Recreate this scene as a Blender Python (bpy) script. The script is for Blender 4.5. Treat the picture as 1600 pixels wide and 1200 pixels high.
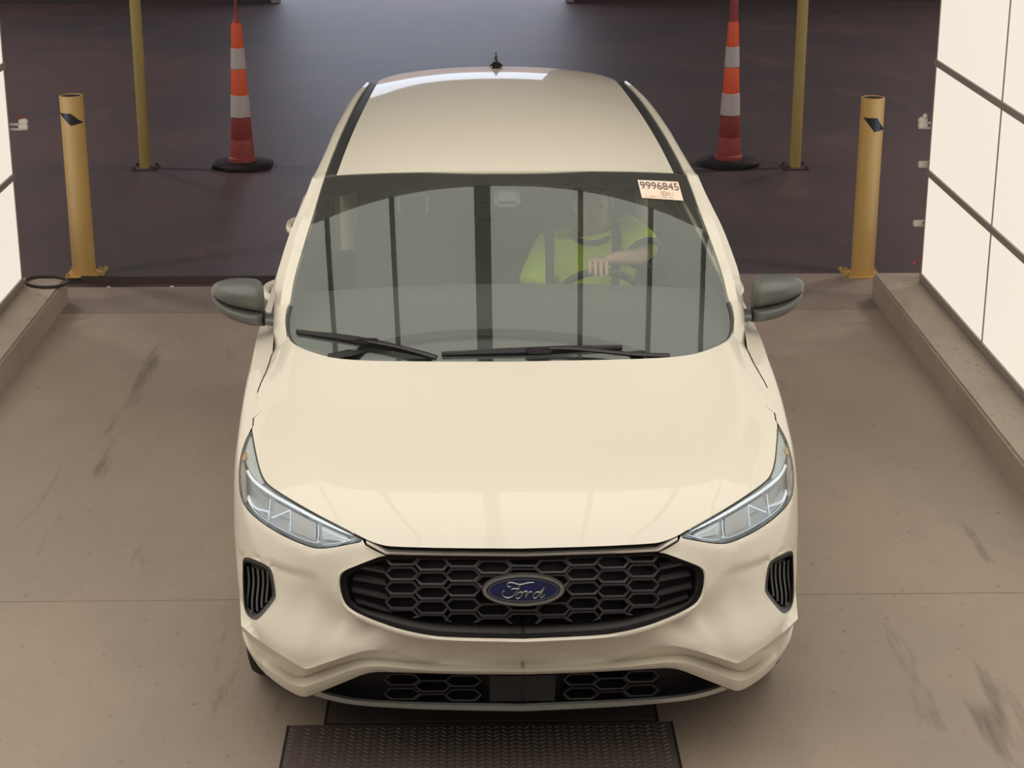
import bpy, bmesh, math, random
import numpy as np
from mathutils import Vector, Matrix
from mathutils.geometry import delaunay_2d_cdt
random.seed(7); np.random.seed(7)
R = math.radians
scn = bpy.context.scene
for o in list(bpy.data.objects): bpy.data.objects.remove(o)
C = scn.collection

# ------------------------------------------------------------------ camera, world, light, exposure
FOC, PITCH, CAMH, CAMD, YAW = 2900.0, R(18.6), 3.05, 5.03, 0.0213
cam = bpy.data.cameras.new('camera'); camo = bpy.data.objects.new('camera', cam); C.objects.link(camo)
cam.sensor_fit = 'HORIZONTAL'; cam.sensor_width = 36.0; cam.lens = 36.0 * FOC / 1600.0
cam.clip_start = 0.05; cam.clip_end = 200
camo.location = (0, -CAMD, CAMH); camo.rotation_euler = (R(90) - PITCH, 0, -YAW)
scn.camera = camo
world = bpy.data.worlds.new('sky'); scn.world = world; world.use_nodes = True
world.node_tree.nodes['Background'].inputs[0].default_value = (0.72, 0.82, 1.0, 1)
world.node_tree.nodes['Background'].inputs[1].default_value = 2.4      # daylight, seen through the open far doorway
CEIL_GLOW, WALL_GLOW = 1.74, 0.80
scn.view_settings.view_transform = 'Standard'; scn.view_settings.look = 'None'
scn.view_settings.exposure = 0.0; scn.view_settings.gamma = 1.0; scn.view_settings.use_curve_mapping = False

# ------------------------------------------------------------------ materials
def mat(name, col=(.5, .5, .5), rough=.5, metal=0, coat=0, emit=None, estr=0, spec=.5, noise=0, nscale=8, bump=0, bscale=60, coat_rough=.03):
    m = bpy.data.materials.new(name); m.use_nodes = True
    nt = m.node_tree; b = nt.nodes['Principled BSDF']
    b.inputs['Base Color'].default_value = (*col, 1); b.inputs['Roughness'].default_value = rough
    b.inputs['Metallic'].default_value = metal; b.inputs['Coat Weight'].default_value = coat
    b.inputs['Coat Roughness'].default_value = coat_rough
    b.inputs['Specular IOR Level'].default_value = spec
    if emit: b.inputs['Emission Color'].default_value = (*emit, 1); b.inputs['Emission Strength'].default_value = estr
    tc = None
    if noise or bump:
        tc = nt.nodes.new('ShaderNodeTexCoord')
    if noise:
        n = nt.nodes.new('ShaderNodeTexNoise'); n.inputs['Scale'].default_value = nscale; n.inputs['Detail'].default_value = 6
        nt.links.new(tc.outputs['Object'], n.inputs['Vector'])
        r = nt.nodes.new('ShaderNodeMix'); r.data_type = 'RGBA'
        r.inputs[6].default_value = (*[c * (1 - noise) for c in col], 1); r.inputs[7].default_value = (*[min(1, c * (1 + noise)) for c in col], 1)
        nt.links.new(n.outputs['Fac'], r.inputs[0]); nt.links.new(r.outputs[2], b.inputs['Base Color'])
    if bump:
        n2 = nt.nodes.new('ShaderNodeTexNoise'); n2.inputs['Scale'].default_value = bscale; n2.inputs['Detail'].default_value = 4
        nt.links.new(tc.outputs['Object'], n2.inputs['Vector'])
        bp_ = nt.nodes.new('ShaderNodeBump'); bp_.inputs['Strength'].default_value = bump; bp_.inputs['Distance'].default_value = .01
        nt.links.new(n2.outputs['Fac'], bp_.inputs['Height']); nt.links.new(bp_.outputs[0], b.inputs['Normal'])
    return m

M = {}
M['paint'] = mat('white_paint', (.72, .668, .57), .42, coat=.6, spec=.5)
M['black_gloss'] = mat('gloss_black', (.018, .016, .018), .12, spec=.5)
M['black_plastic'] = mat('black_plastic', (.026, .022, .026), .38, bump=.05, bscale=300)
M['dark_void'] = mat('dark_inside', (.018, .014, .018), .6)
M['grille_bar'] = mat('grille_plastic', (.036, .030, .036), .38)
M['grille_shelf'] = mat('smoked_metal', (.26, .24, .24), .2, metal=.7)
M['grille_slat'] = mat('grille_slat_plastic', (.062, .052, .058), .35)
M['trim_grey'] = mat('charcoal_plastic', (.035, .037, .035), .42)
M['mirror_cap'] = mat('mirror_cap_plastic', (.11, .113, .105), .36, spec=.7)
M['frit'] = mat('black_glass_border', (.016, .013, .015), .08, spec=.5)
M['chrome'] = mat('chrome', (.85, .85, .86), .12, metal=1)
M['satin'] = mat('satin_silver', (.56, .58, .56), .35, metal=.6)
M['badge_ring'] = mat('badge_ring_metal', (.36, .345, .33), .38, metal=.9)
M['badge_blue'] = mat('badge_blue', (.012, .016, .070), .35)
M['tyre'] = mat('tyre_rubber', (.02, .018, .02), .75, bump=.3, bscale=90)
M['alloy'] = mat('alloy', (.45, .45, .47), .3, metal=.9)
M['lamp_house'] = mat('lamp_housing', (.55, .55, .56), .3, metal=.35)
M['lamp_grey'] = mat('lamp_reflector_grey', (.60, .59, .60), .28, metal=.4)
M['lamp_light'] = mat('lamp_glow_parts', (.95, .97, 1.0), .3, coat=1, emit=(.85, .93, 1), estr=.35)  # faint glow added for brightness; dividers and reflector edges share it
M['lamp_pale'] = mat('lamp_pale_plastic', (.74, .78, .78), .3)
M['amber'] = mat('amber_reflector', (.85, .48, .12), .25, coat=1)
M['rose'] = mat('side_reflector', (.58, .44, .41), .25, coat=1)
M['sticker'] = mat('paper_sticker', (.86, .70, .58), .6)
M['ink'] = mat('sticker_ink', (.16, .11, .09), .7)
M['ink_pale'] = mat('sticker_pale_ink', (.55, .36, .26), .7)
M['interior'] = mat('interior_grey', (.20, .20, .20), .7)
M['dash'] = mat('dashboard_plastic', (.125, .13, .125), .6)
M['arc_dark'] = mat('dark_arc', (.02, .02, .02), .7)
M['seat'] = mat('seat_cloth', (.19, .19, .195), .85, noise=.15, nscale=60)
M['headliner'] = mat('headliner', (.38, .36, .33), .9)
M['yellow'] = mat('yellow_post_paint', (.62, .40, .13), .45, noise=.10, nscale=5)
M['yellow_dim'] = mat('dull_yellow_pole_paint', (.44, .33, .10), .5, noise=.1, nscale=5)
M['hollow'] = mat('dark_pipe_inside', (.02, .016, .018), .8)
M['tape'] = mat('black_tape', (.015, .014, .02), .35)
M['orange'] = mat('orange_cone_plastic', (.85, .13, .045), .5)
M['dark_orange'] = mat('grimy_orange_plastic', (.30, .055, .048), .6, noise=.2, nscale=14)
M['reflective'] = mat('reflective_collar', (.55, .50, .46), .5, noise=.08, nscale=20)
M['rubber'] = mat('rubber_base', (.014, .011, .013), .7)
M['panel_frame'] = mat('panel_frame_metal', (.30, .27, .24), .5)
M['fitting'] = mat('white_fitting_plastic', (.80, .76, .68), .45)
M['red_led'] = mat('red_cap', (.6, .08, .10), .4)
M['cable'] = mat('black_cable', (.03, .025, .028), .6)
M['steel_dark'] = mat('dark_channel_steel', (.07, .05, .05), .5, noise=.25, nscale=9)
M['skin'] = mat('skin', (.58, .36, .27), .55)
M['hair'] = mat('hair', (.05, .035, .025), .7)
M['eye'] = mat('eye_white', (.45, .42, .40), .4)
M['iris'] = mat('iris', (.05, .03, .02), .3)
M['lips'] = mat('lips', (.45, .2, .17), .5)
M['trousers'] = mat('dark_trousers', (.03, .035, .05), .8)
M['grey_trim'] = mat('grey_shirt_trim', (.10, .10, .12), .7)
M['warehouse'] = mat('dark_hall_wall', (.05, .042, .045), .8, noise=.15, nscale=1.5)

def wavy_mat(name, parts, rough=.6, bump=.1, bscale=40, spec=.5):
    """colour = base mixed by several noise layers: (scale, (lo,hi), colour)"""
    m = bpy.data.materials.new(name); m.use_nodes = True; nt = m.node_tree; b = nt.nodes['Principled BSDF']
    tc = nt.nodes.new('ShaderNodeTexCoord'); cur = None
    for i, (sc, lo, hi, col, stretch) in enumerate(parts):
        if i == 0:
            rgb = nt.nodes.new('ShaderNodeRGB'); rgb.outputs[0].default_value = (*col, 1); cur = rgb.outputs[0]; continue
        mp = nt.nodes.new('ShaderNodeMapping'); mp.inputs['Scale'].default_value = stretch; mp.inputs['Location'].default_value = (i * 3.1, i * 1.7, 0)
        nt.links.new(tc.outputs['Object'], mp.inputs[0])
        n = nt.nodes.new('ShaderNodeTexNoise'); n.inputs['Scale'].default_value = sc; n.inputs['Detail'].default_value = 7; n.inputs['Roughness'].default_value = .62
        nt.links.new(mp.outputs[0], n.inputs['Vector'])
        r = nt.nodes.new('ShaderNodeMapRange'); r.inputs[1].default_value = lo; r.inputs[2].default_value = hi
        nt.links.new(n.outputs['Fac'], r.inputs[0])
        x = nt.nodes.new('ShaderNodeMix'); x.data_type = 'RGBA'; x.inputs[7].default_value = (*col, 1)
        nt.links.new(r.outputs[0], x.inputs[0]); nt.links.new(cur, x.inputs[6]); cur = x.outputs[2]
    nt.links.new(cur, b.inputs['Base Color']); b.inputs['Roughness'].default_value = rough; b.inputs['Specular IOR Level'].default_value = spec
    n2 = nt.nodes.new('ShaderNodeTexNoise'); n2.inputs['Scale'].default_value = bscale; n2.inputs['Detail'].default_value = 5
    nt.links.new(tc.outputs['Object'], n2.inputs['Vector'])
    bb = nt.nodes.new('ShaderNodeBump'); bb.inputs['Strength'].default_value = bump; bb.inputs['Distance'].default_value = .01
    nt.links.new(n2.outputs['Fac'], bb.inputs['Height']); nt.links.new(bb.outputs[0], b.inputs['Normal'])
    return m
S1 = (1, 1, 1)
M['concrete'] = wavy_mat('worn_concrete', [(0, 0, 0, (.360, .290, .232), S1), (.9, .42, .68, (.290, .235, .192), (1, .45, 1)),
    (3.5, .50, .72, (.310, .253, .208), (1, .6, 1)), (2.2, .60, .70, (.150, .122, .100), (1.6, .22, 1)), (26, .62, .75, (.12, .09, .07), S1), (14, .68, .74, (.33, .27, .21), S1)], .62)
M['slab'] = wavy_mat('older_concrete', [(0, 0, 0, (.290, .243, .203), S1), (1.6, .42, .68, (.235, .196, .165), S1), (18, .58, .75, (.11, .088, .072), S1)], .6)
M['curb'] = wavy_mat('curb_concrete', [(0, 0, 0, (.43, .36, .295), S1), (2.0, .42, .66, (.33, .272, .225), (1, .4, 1)), (24, .6, .75, (.11, .08, .07), S1)], .7)
M['asphalt'] = wavy_mat('dark_asphalt', [(0, 0, 0, (.105, .078, .078), S1), (.35, .42, .62, (.072, .066, .070), S1), (2.0, .55, .7, (.125, .094, .090), (1, .5, 1)),
    (30, .70, .76, (.13, .12, .13), S1)], .5, .12, 30, .33)
M['slab_joint'] = mat('joint_dirt', (.23, .19, .155), .8)
M['plate'] = mat('steel_floor_plate', (.135, .105, .093), .5, metal=.3, noise=.2, nscale=5)
M['plate_bump'] = mat('floor_plate_tread', (.150, .120, .105), .45, metal=.3)

def glow(name, col, s):
    m = bpy.data.materials.new(name); m.use_nodes = True; nt = m.node_tree; b = nt.nodes['Principled BSDF']
    b.inputs['Base Color'].default_value = (.3, .3, .3, 1); b.inputs['Roughness'].default_value = .5; b.inputs['Specular IOR Level'].default_value = .2
    b.inputs['Emission Color'].default_value = (*col, 1); b.inputs['Emission Strength'].default_value = s
    return m
M['unlit_panel'] = mat('unlit_wall_panel', (.42, .40, .37), .7)
M['wall_glow'] = glow('lit_wall_panel', (1.0, .905, .77), WALL_GLOW)
M['ceil_glow'] = glow('lit_ceiling_panel', (1.0, .955, .86), CEIL_GLOW)

def glass(name, tint, ior=1.5, boost=1.0, rough=.0, dust_haze=0):
    m = bpy.data.materials.new(name); m.use_nodes = True; nt = m.node_tree; nt.nodes.clear()
    out = nt.nodes.new('ShaderNodeOutputMaterial'); mix = nt.nodes.new('ShaderNodeMixShader')
    tr = nt.nodes.new('ShaderNodeBsdfTransparent'); tr.inputs[0].default_value = (*tint, 1)
    gl = nt.nodes.new('ShaderNodeBsdfGlossy'); gl.inputs['Roughness'].default_value = rough; gl.inputs[0].default_value = (.94, 1, .96, 1)
    fr = nt.nodes.new('ShaderNodeFresnel'); fr.inputs[0].default_value = ior
    mu = nt.nodes.new('ShaderNodeMath'); mu.operation = 'MULTIPLY'; mu.inputs[1].default_value = boost; mu.use_clamp = True
    nt.links.new(fr.outputs[0], mu.inputs[0]); nt.links.new(mu.outputs[0], mix.inputs[0])
    src = tr.outputs[0]
    if dust_haze:  # pale veil of dust and haze, mixed in to lift the pane's dark parts
        df = nt.nodes.new('ShaderNodeBsdfDiffuse'); df.inputs[0].default_value = (.75, .77, .70, 1); dm = nt.nodes.new('ShaderNodeMixShader'); dm.inputs[0].default_value = dust_haze
        nt.links.new(tr.outputs[0], dm.inputs[1]); nt.links.new(df.outputs[0], dm.inputs[2]); src = dm.outputs[0]
    nt.links.new(src, mix.inputs[1]); nt.links.new(gl.outputs[0], mix.inputs[2]); nt.links.new(mix.outputs[0], out.inputs[0])
    return m
M['windshield'] = glass('windshield_glass', (.90, .96, .91), 1.52, 1.6, dust_haze=.04)      # two faces of one pane reflect
M['side_glass'] = glass('tinted_side_glass', (.45, .50, .47), 1.52, 2.0)
M['lens'] = glass('lamp_lens', (.93, .95, .96), 1.5, 1.2)

# ------------------------------------------------------------------ mesh helpers
def link(name, me, m, parent=None):
    o = bpy.data.objects.new(name, me); C.objects.link(o)
    if m:
        for k in (m if isinstance(m, (list, tuple)) else [m]): me.materials.append(k)
    if parent: o.parent = parent
    return o
def tomesh(name, V, F, m, parent=None, smooth=True, sharp=None):
    me = bpy.data.meshes.new(name); me.from_pydata([tuple(map(float, v)) for v in V], [], [tuple(map(int, f)) for f in F]); me.validate()
    if smooth: me.polygons.foreach_set('use_smooth', [True] * len(me.polygons))
    me.update()
    o = link(name, me, m, parent)
    if sharp is not None: me.set_sharp_from_angle(angle=R(sharp))
    return o
def frombm(name, bm, m, parent=None, smooth=False, sharp=35):
    bmesh.ops.recalc_face_normals(bm, faces=bm.faces)
    me = bpy.data.meshes.new(name); bm.to_mesh(me); bm.free()
    if smooth:
        me.polygons.foreach_set('use_smooth', [True] * len(me.polygons)); me.set_sharp_from_angle(angle=R(sharp))
    return link(name, me, m, parent)
def tag(o, label=None, cat=None, group=None, kind=None):
    if label: o['label'] = label
    if cat: o['category'] = cat
    if group: o['group'] = group
    if kind: o['kind'] = kind
    return o
def empty(name, loc=(0, 0, 0), rz=0, parent=None):
    o = bpy.data.objects.new(name, None); o.empty_display_size = .1; C.objects.link(o); o.location = loc; o.rotation_euler = (0, 0, rz)
    if parent: o.parent = parent
    return o
def add_box(bm, lo, hi, bevel=0):
    lo = Vector(lo); hi = Vector(hi); r = bmesh.ops.create_cube(bm, size=1.0)
    vs = r['verts']
    for v in vs: v.co = Vector([(lo[i] + hi[i]) / 2 + v.co[i] * (hi[i] - lo[i]) for i in range(3)])
    if bevel:
        es = list({e for v in vs for e in v.link_edges})
        bmesh.ops.bevel(bm, geom=es, offset=bevel, segments=2, affect='EDGES')
def box(name, lo, hi, m, parent=None, bevel=0):
    bm = bmesh.new(); add_box(bm, lo, hi, bevel); return frombm(name, bm, m, parent, smooth=bevel > 0)
def add_lathe(bm, prof, n=32, center=(0, 0, 0), cap=True):
    rings = []
    for r, z in prof:
        rings.append([bm.verts.new((center[0] + r * math.cos(2 * math.pi * i / n), center[1] + r * math.sin(2 * math.pi * i / n), center[2] + z)) for i in range(n)])
    for a, b in zip(rings, rings[1:]):
        for i in range(n): bm.faces.new((a[i], a[(i + 1) % n], b[(i + 1) % n], b[i]))
    if cap: bm.faces.new(rings[0][::-1]); bm.faces.new(rings[-1])
def lathe(name, prof, m, parent=None, n=32, center=(0, 0, 0), cap=True):
    bm = bmesh.new(); add_lathe(bm, prof, n, center, cap); return frombm(name, bm, m, parent, smooth=True)
def tube_vf(pts, r, n=8, closed=False, squash=1.0):
    """tube along a polyline; r scalar or list"""
    P = [Vector(p) for p in pts]; N = len(P); rr = r if isinstance(r, (list, tuple)) else [r] * N
    V, F = [], []
    up = Vector((0, 0, 1))
    for i, p in enumerate(P):
        a = P[(i - 1) % N] if (closed or i > 0) else P[i]; b = P[(i + 1) % N] if (closed or i < N - 1) else P[i]
        t = (b - a).normalized()
        u = up if abs(t.dot(up)) < .95 else Vector((0, 1, 0))
        x = t.cross(u).normalized(); y = x.cross(t).normalized()
        for k in range(n):
            an = 2 * math.pi * k / n
            V.append(p + x * math.cos(an) * rr[i] + y * math.sin(an) * rr[i] * squash)
    L = N if closed else N - 1
    for i in range(L):
        for k in range(n):
            a = i * n + k; b = i * n + (k + 1) % n; c = ((i + 1) % N) * n + (k + 1) % n; d = ((i + 1) % N) * n + k
            F.append((a, d, c, b))
    if not closed: F.append(tuple(range(n))); F.append(tuple((N - 1) * n + k for k in reversed(range(n))))
    return V, F
def tube(name, pts, r, m, parent=None, n=8, closed=False, squash=1.0):
    V, F = tube_vf(pts, r, n, closed, squash); o = tomesh(name, V, F, m, parent, True, 50); return o
def loft(name, rows, m, parent=None, close=False, smooth=True, sharp=40, flip=False):
    """rows: list of equal-length point lists"""
    n = len(rows[0]); V = [p for r in rows for p in r]; F = []
    for i in range(len(rows) - 1):
        for k in range(n if close else n - 1):
            a = i * n + k; b = i * n + (k + 1) % n; c = (i + 1) * n + (k + 1) % n; d = (i + 1) * n + k
            F.append((a, b, c, d) if not flip else (a, d, c, b))
    return tomesh(name, V, F, m, parent, smooth, sharp)
def resample(pts, n, closed=False):
    P = np.array(pts, float)
    if closed: P = np.vstack([P, P[:1]])
    d = np.r_[0, np.cumsum(np.linalg.norm(np.diff(P, axis=0), axis=1))]
    t = np.linspace(0, d[-1], n + (1 if closed else 0))
    Q = np.stack([np.interp(t, d, P[:, i]) for i in range(P.shape[1])], 1)
    return Q[:-1] if closed else Q
def chaikin(pts, it=2, closed=False):
    P = np.array(pts, float)
    for _ in range(it):
        if closed:
            A = P; B = np.roll(P, -1, 0)
            P = np.stack([.75 * A + .25 * B, .25 * A + .75 * B], 1).reshape(-1, P.shape[1])
        else:
            A = P[:-1]; B = P[1:]
            Q = np.stack([.75 * A + .25 * B, .25 * A + .75 * B], 1).reshape(-1, P.shape[1])
            P = np.vstack([P[:1], Q[1:-1], P[-1:]])
    return P
def mirror_vf(V, F):
    """half mesh with x<=0 -> whole mesh, welded at x=0"""
    V = [tuple(v) for v in V]; W = []; mp = []
    for v in V:
        if abs(v[0]) < .004: mp.append(-1)
        else: mp.append(len(V) + len(W)); W.append((-v[0], v[1], v[2]))
    V2 = [(0.0, v[1], v[2]) if mp[i] == -1 else v for i, v in enumerate(V)]
    idx = [i if mp[i] == -1 else mp[i] for i in range(len(V))]
    return V2 + W, list(F) + [tuple(idx[i] for i in reversed(f)) for f in F]

# ------------------------------------------------------------------ the room (lane frame = world)
SIDE, CURB, CURB_H, WALLX = 2.39, 2.39, .15, 2.62
Y_TH = 6.06
def struct(o, **k): o['kind'] = 'structure'; return o
fl = empty('floor'); struct(fl)
bm = bmesh.new()
add_box(bm, (-2.9, -9, -.2), (2.9, 5.365, 0)); frombm('concrete_slab', bm, M['concrete'], fl)
box('concrete_slab', (-2.9, 5.38, -.2), (2.9, 5.94, -.002), M['slab'], fl)
box('asphalt', (-14, 6.18, -.2), (14, 24, -.012), M['asphalt'], fl)
box('asphalt', (-14, 5.6, -.21), (-2.9, 6.18, -.013), M['asphalt'], fl)
box('asphalt', (2.9, 5.6, -.21), (14, 6.18, -.013), M['asphalt'], fl)
box('asphalt', (.9, 5.94, -.21), (2.9, 6.18, -.006), M['slab'], fl)
box('channel_bottom', (-2.9, 5.94, -.21), (.9, 6.18, -.035), M['steel_dark'], fl)
box('channel_edge', (-2.44, 6.155, -.05), (.9, 6.18, .006), M['steel_dark'], fl)
for X in (-2.25, -1.86, -1.2, -.4, .4): lathe('bolt_head', [(.012, 0), (.012, .006), (.006, .01)], M['fitting'], fl, 10, (X, 6.05, -.036))
box('joint_filler', (-2.9, 5.362, -.2), (2.9, 5.383, -.006), M['dark_void'], fl)
for yj in (1.46, -1.6): box('joint_filler', (-2.38, yj, -.05), (2.38, yj + .007, .0006), M['slab_joint'], fl)
# curbs
for s, nm in ((-1, 'left'), (1, 'right')):
    xi = -2.405 if s < 0 else 2.38
    bm = bmesh.new(); a, b = sorted((xi, s * 2.95)); add_box(bm, (a, -9, -.1), (b, 5.62, CURB_H), .012)
    o = frombm('trim_1' if s < 0 else 'trim_2', bm, M['curb'], None, smooth=True); struct(o)
# luminous side walls
def light_wall(side):
    s = -1 if side == 'left' else 1
    x = s * WALLX; yend = 5.42; rt = empty('wall_' + side); struct(rt)
    zs = [.185, .80, 1.43, 2.06, 2.69, 3.32, 3.62]; ys = [yend, 4.06, 2.70, 1.34, -.02, -1.38, -2.74, -4.1, -5.46, -6.82, -8.2]
    a, b = sorted((x, x + s * .06))
    first = None
    for i in range(len(zs) - 1):
        for j in range(len(ys) - 1):
            box('panel', (a, ys[j + 1] + .008, zs[i] + .016), (b, ys[j] - .008, zs[i + 1] - .016), M['wall_glow'] if ys[j] > -1.3 else M['unlit_panel'], rt)  # unseen panels nearer the camera kept unlit to dim the car's nose
    for z in zs:
        a2, b2 = sorted((x - s * .012, x + s * .07)); box('frame_rail', (a2, ys[-1], z - .018), (b2, ys[0] - .0, z + .018), M['panel_frame'], rt)
    for y in ys:
        a2, b2 = sorted((x - s * .004, x + s * .07)); box('frame_post', (a2, y - .007, zs[0]), (b2, y + .007, zs[-1]), M['panel_frame'], rt)
    a2, b2 = sorted((x + s * .07, x + s * .16)); box('backing', (a2, ys[-1], .1), (b2, ys[0] + .02, 3.7), M['warehouse'], rt)
    a2, b2 = sorted((x - s * .006, x + s * .09)); box('sill', (a2, ys[-1], CURB_H - .003), (b2, ys[0] + .01, zs[0] - .018), M['panel_frame'], rt)
    return rt
light_wall('left'); light_wall('right')
# luminous ceiling with dark ribs, seen mirrored in the windshield
ce = empty('ceiling'); struct(ce)
CZ = 3.66
ribs = [-2.6, -1.36, -.75, 0, .75, 1.38, 1.92, 2.6]
CY0, CY1 = -5.2, 2.56
for i in range(len(ribs) - 1):
    for j in range(4):
        y0 = CY0 + (CY1 - CY0) * j / 4; y1 = CY0 + (CY1 - CY0) * (j + 1) / 4
        box('panel', (ribs[i] + .02, y0 + .005, CZ), (ribs[i + 1] - .02, y1 - .005, CZ + .05), M['ceil_glow'], ce)
for x in ribs:
    w = .062 if x == 0 else .021
    box('rib', (x - w, CY0, CZ - .03), (x + w, CY1, CZ + .06), M['black_plastic'], ce)
box('ceiling_backing', (-2.8, -9, CZ + .06), (2.8, 5.5, CZ + .12), M['unlit_panel'], ce)  # unseen backing, made pale to bounce light onto the car roof
# dark hall around and beyond the tunnel
bk = empty('wall_back'); struct(bk)
YB = 19.9; DX0, DX1, DZ = -2.55, 1.25, 4.4
box('wall_section', (-14, YB, -.1), (DX0, YB + .25, 5.6), M['warehouse'], bk)
box('wall_section', (DX1, YB, -.1), (14, YB + .25, 5.6), M['warehouse'], bk)
box('wall_section', (DX0, YB, DZ), (DX1, YB + .25, 5.6), M['warehouse'], bk)
box('door_frame', (DX0 - .1, YB - .03, 0), (DX0, YB + .0, DZ + .1), M['panel_frame'], bk)
box('door_frame', (DX1, YB - .03, 0), (DX1 + .1, YB + .0, DZ + .1), M['panel_frame'], bk)
struct(box('wall_far_left', (-14.2, -10, -.3), (-14, 24.2, 5.6), M['warehouse']))
struct(box('wall_far_right', (14, -10, -.3), (14.2, 24.2, 5.6), M['warehouse']))
struct(box('wall_front', (-14, -10.2, -.3), (14, -10, 5.6), M['warehouse']))
en = empty('door_1'); struct(en)          # unseen grey roll-up door, added behind the camera for the frontal light
for i in range(5): box('door_panel', (-2.5, -9.30, .02 + .72 * i), (2.5, -9.25, .02 + .72 * i + .70), M['panel_frame'], en)
for x in (-2.52, 2.52): box('door_track', (x - .03, -9.34, 0), (x + .03, -9.2, 3.64), M['panel_frame'], en)
o = struct(box('ceiling_hall', (-14.2, -10.2, 5.6), (14.2, 20.15, 5.8), M['warehouse'])); o.name = 'ceiling.001'
struct(box('wall_outside', (-14, 34, -.3), (14, 34.4, 3.3), mat('rosy_outer_wall', (.50, .30, .27), .8, noise=.2, nscale=3)))
box('outside_ground', (-14, 24, -.25), (14, 60, -.05), M['concrete'], fl)
# unseen fill lights, added high up to brighten the dark asphalt
for i, (x, y) in enumerate(((-8, 3), (8, 3), (-7, 10), (7, 10), (-8, 16), (8, 16))):
    L = bpy.data.lights.new('hall_fill', 'AREA'); L.energy = 230; L.color = (1, .82, .78); L.shape = 'RECTANGLE'; L.size = 1.6; L.size_y = .4
    lo_ = bpy.data.objects.new('hall_fill', L); C.objects.link(lo_); lo_.location = (x, y, 5.5)
#PART2

# ------------------------------------------------------------------ the car: surface maths (car frame: nose at y=0, x=0 the centre line)
CPS, CCX = R(1.65), -.18
car = empty('car'); tag(car, 'white compact SUV with black honeycomb grille, facing the camera between the lit walls', 'car')
dl = CPS - YAW
car.rotation_euler = (0, 0, dl)
off = Vector((0, -CAMD, 0)) - Matrix.Rotation(dl, 3, 'Z') @ Vector((CCX, -CAMD, 0)); car.location = off
_c, _s, _ct, _st = math.cos(CPS), math.sin(CPS), math.cos(PITCH), math.sin(PITCH)
ROT = np.array([[_c, -_s, 0], [_s * _ct, _c * _ct, -_st], [_s * _st, _c * _st, _ct]])
EYE = np.array([CCX, -CAMD, CAMH])
def rays(uv):
    uv = np.atleast_2d(np.array(uv, float))
    return np.stack([(uv[:, 0] - 800) / FOC, np.ones(len(uv)), (600 - uv[:, 1]) / FOC], 1) @ ROT
def atY(u, v, Y): d = rays((u, v))[0]; return EYE + d * (Y - EYE[1]) / d[1]
def atZ(u, v, Z): d = rays((u, v))[0]; return EYE + d * (Z - EYE[2]) / d[2]
def atX(u, v, X): d = rays((u, v))[0]; return EYE + d * (X - EYE[0]) / d[0]
PX = [0, .15, .3, .45, .55, .62, .70, .76, .81, .85, .88, .905, .925, .938, .945, .95, .956]
PY = [0, .006, .024, .06, .094, .125, .175, .228, .288, .35, .415, .49, .58, .68, .80, 1.3, 3.0]
def pchip(xs, ys):
    xs = np.array(xs, float); ys = np.array(ys, float); h = np.diff(xs); dd = np.diff(ys) / h
    m = np.zeros(len(xs)); m[0] = dd[0]; m[-1] = dd[-1]
    for i in range(1, len(xs) - 1):
        if dd[i - 1] * dd[i] > 0:
            w1, w2 = 2 * h[i] + h[i - 1], h[i] + 2 * h[i - 1]; m[i] = (w1 + w2) / (w1 / dd[i - 1] + w2 / dd[i])
    def f(x):
        x = np.clip(x, xs[0], xs[-1]); i = np.clip(np.searchsorted(xs, x) - 1, 0, len(h) - 1); t = (x - xs[i]) / h[i]
        return ys[i] * (2 * t**3 - 3 * t**2 + 1) + h[i] * m[i] * (t**3 - 2 * t**2 + t) + ys[i + 1] * (-2 * t**3 + 3 * t**2) + h[i] * m[i + 1] * (t**3 - t**2)
    return f
fP = pchip(PX, PY)
fPL = pchip([0, .15, .3, .45, .55, .62, .70, .76, .81, .85, .88, .905, .925, .938, .945, .95, .956], [0, .006, .02, .045, .068, .09, .12, .15, .187, .23, .285, .36, .46, .60, .75, 1.3, 3.0])
fQ = pchip([0, .15, .27, .31, .42, .53, .62, .70, .79, .83, .87, .91, .95, .985, 1.01, 1.03, 1.045], [.14, .10, .062, .05, .018, 0, .006, .026, .068, .11, .18, .29, .45, .70, 1.0, 1.5, 3.2])
fW = pchip([0, .25, .35, .45, .55, .65, 1.2], [.925, .935, .95, .97, .99, 1, 1])
def PP(x, z):
    a = np.abs(x) / fW(z); w_ = np.clip((.64 - z) / .20, 0, 1); w_ = w_ * w_ * (3 - 2 * w_); return fP(a) * (1 - w_) + fPL(a) * w_ + np.where(a > .956, (a - .956) * 300, 0)
def surfY(x, z, d=0): return PP(x, z) + fQ(z) + d + np.where(z > 1.045, (z - 1.045) * 200, 0)
def hits(uv, d=0, y1=2.6):
    uv = np.atleast_2d(np.array(uv, float)); D = rays(uv); n = len(uv); d = np.broadcast_to(np.array(d, float), (n,))
    ys = np.linspace(-.25, y1, 700); out = np.zeros((n, 3))
    for i in range(n):
        P = EYE + D[i] * ((ys - EYE[1]) / D[i, 1])[:, None]
        f = surfY(P[:, 0], P[:, 2], d[i]) - P[:, 1]
        k = np.where((f[:-1] > 0) & (f[1:] <= 0))[0]
        if len(k): k = k[0]; t = f[k] / (f[k] - f[k + 1]); out[i] = P[k] * (1 - t) + P[k + 1] * t
        else: out[i] = P[np.argmin(f)]
    return out
def from_param(s, z, d):
    lo = np.zeros_like(s); hi = np.full_like(s, .96)
    for _ in range(40):
        m = (lo + hi) / 2; h = surfY(m, z, d) - (s - m); lo = np.where(h < 0, m, lo); hi = np.where(h < 0, hi, m)
    x = (lo + hi) / 2
    return np.stack([-x, s - x, z], 1)
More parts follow.
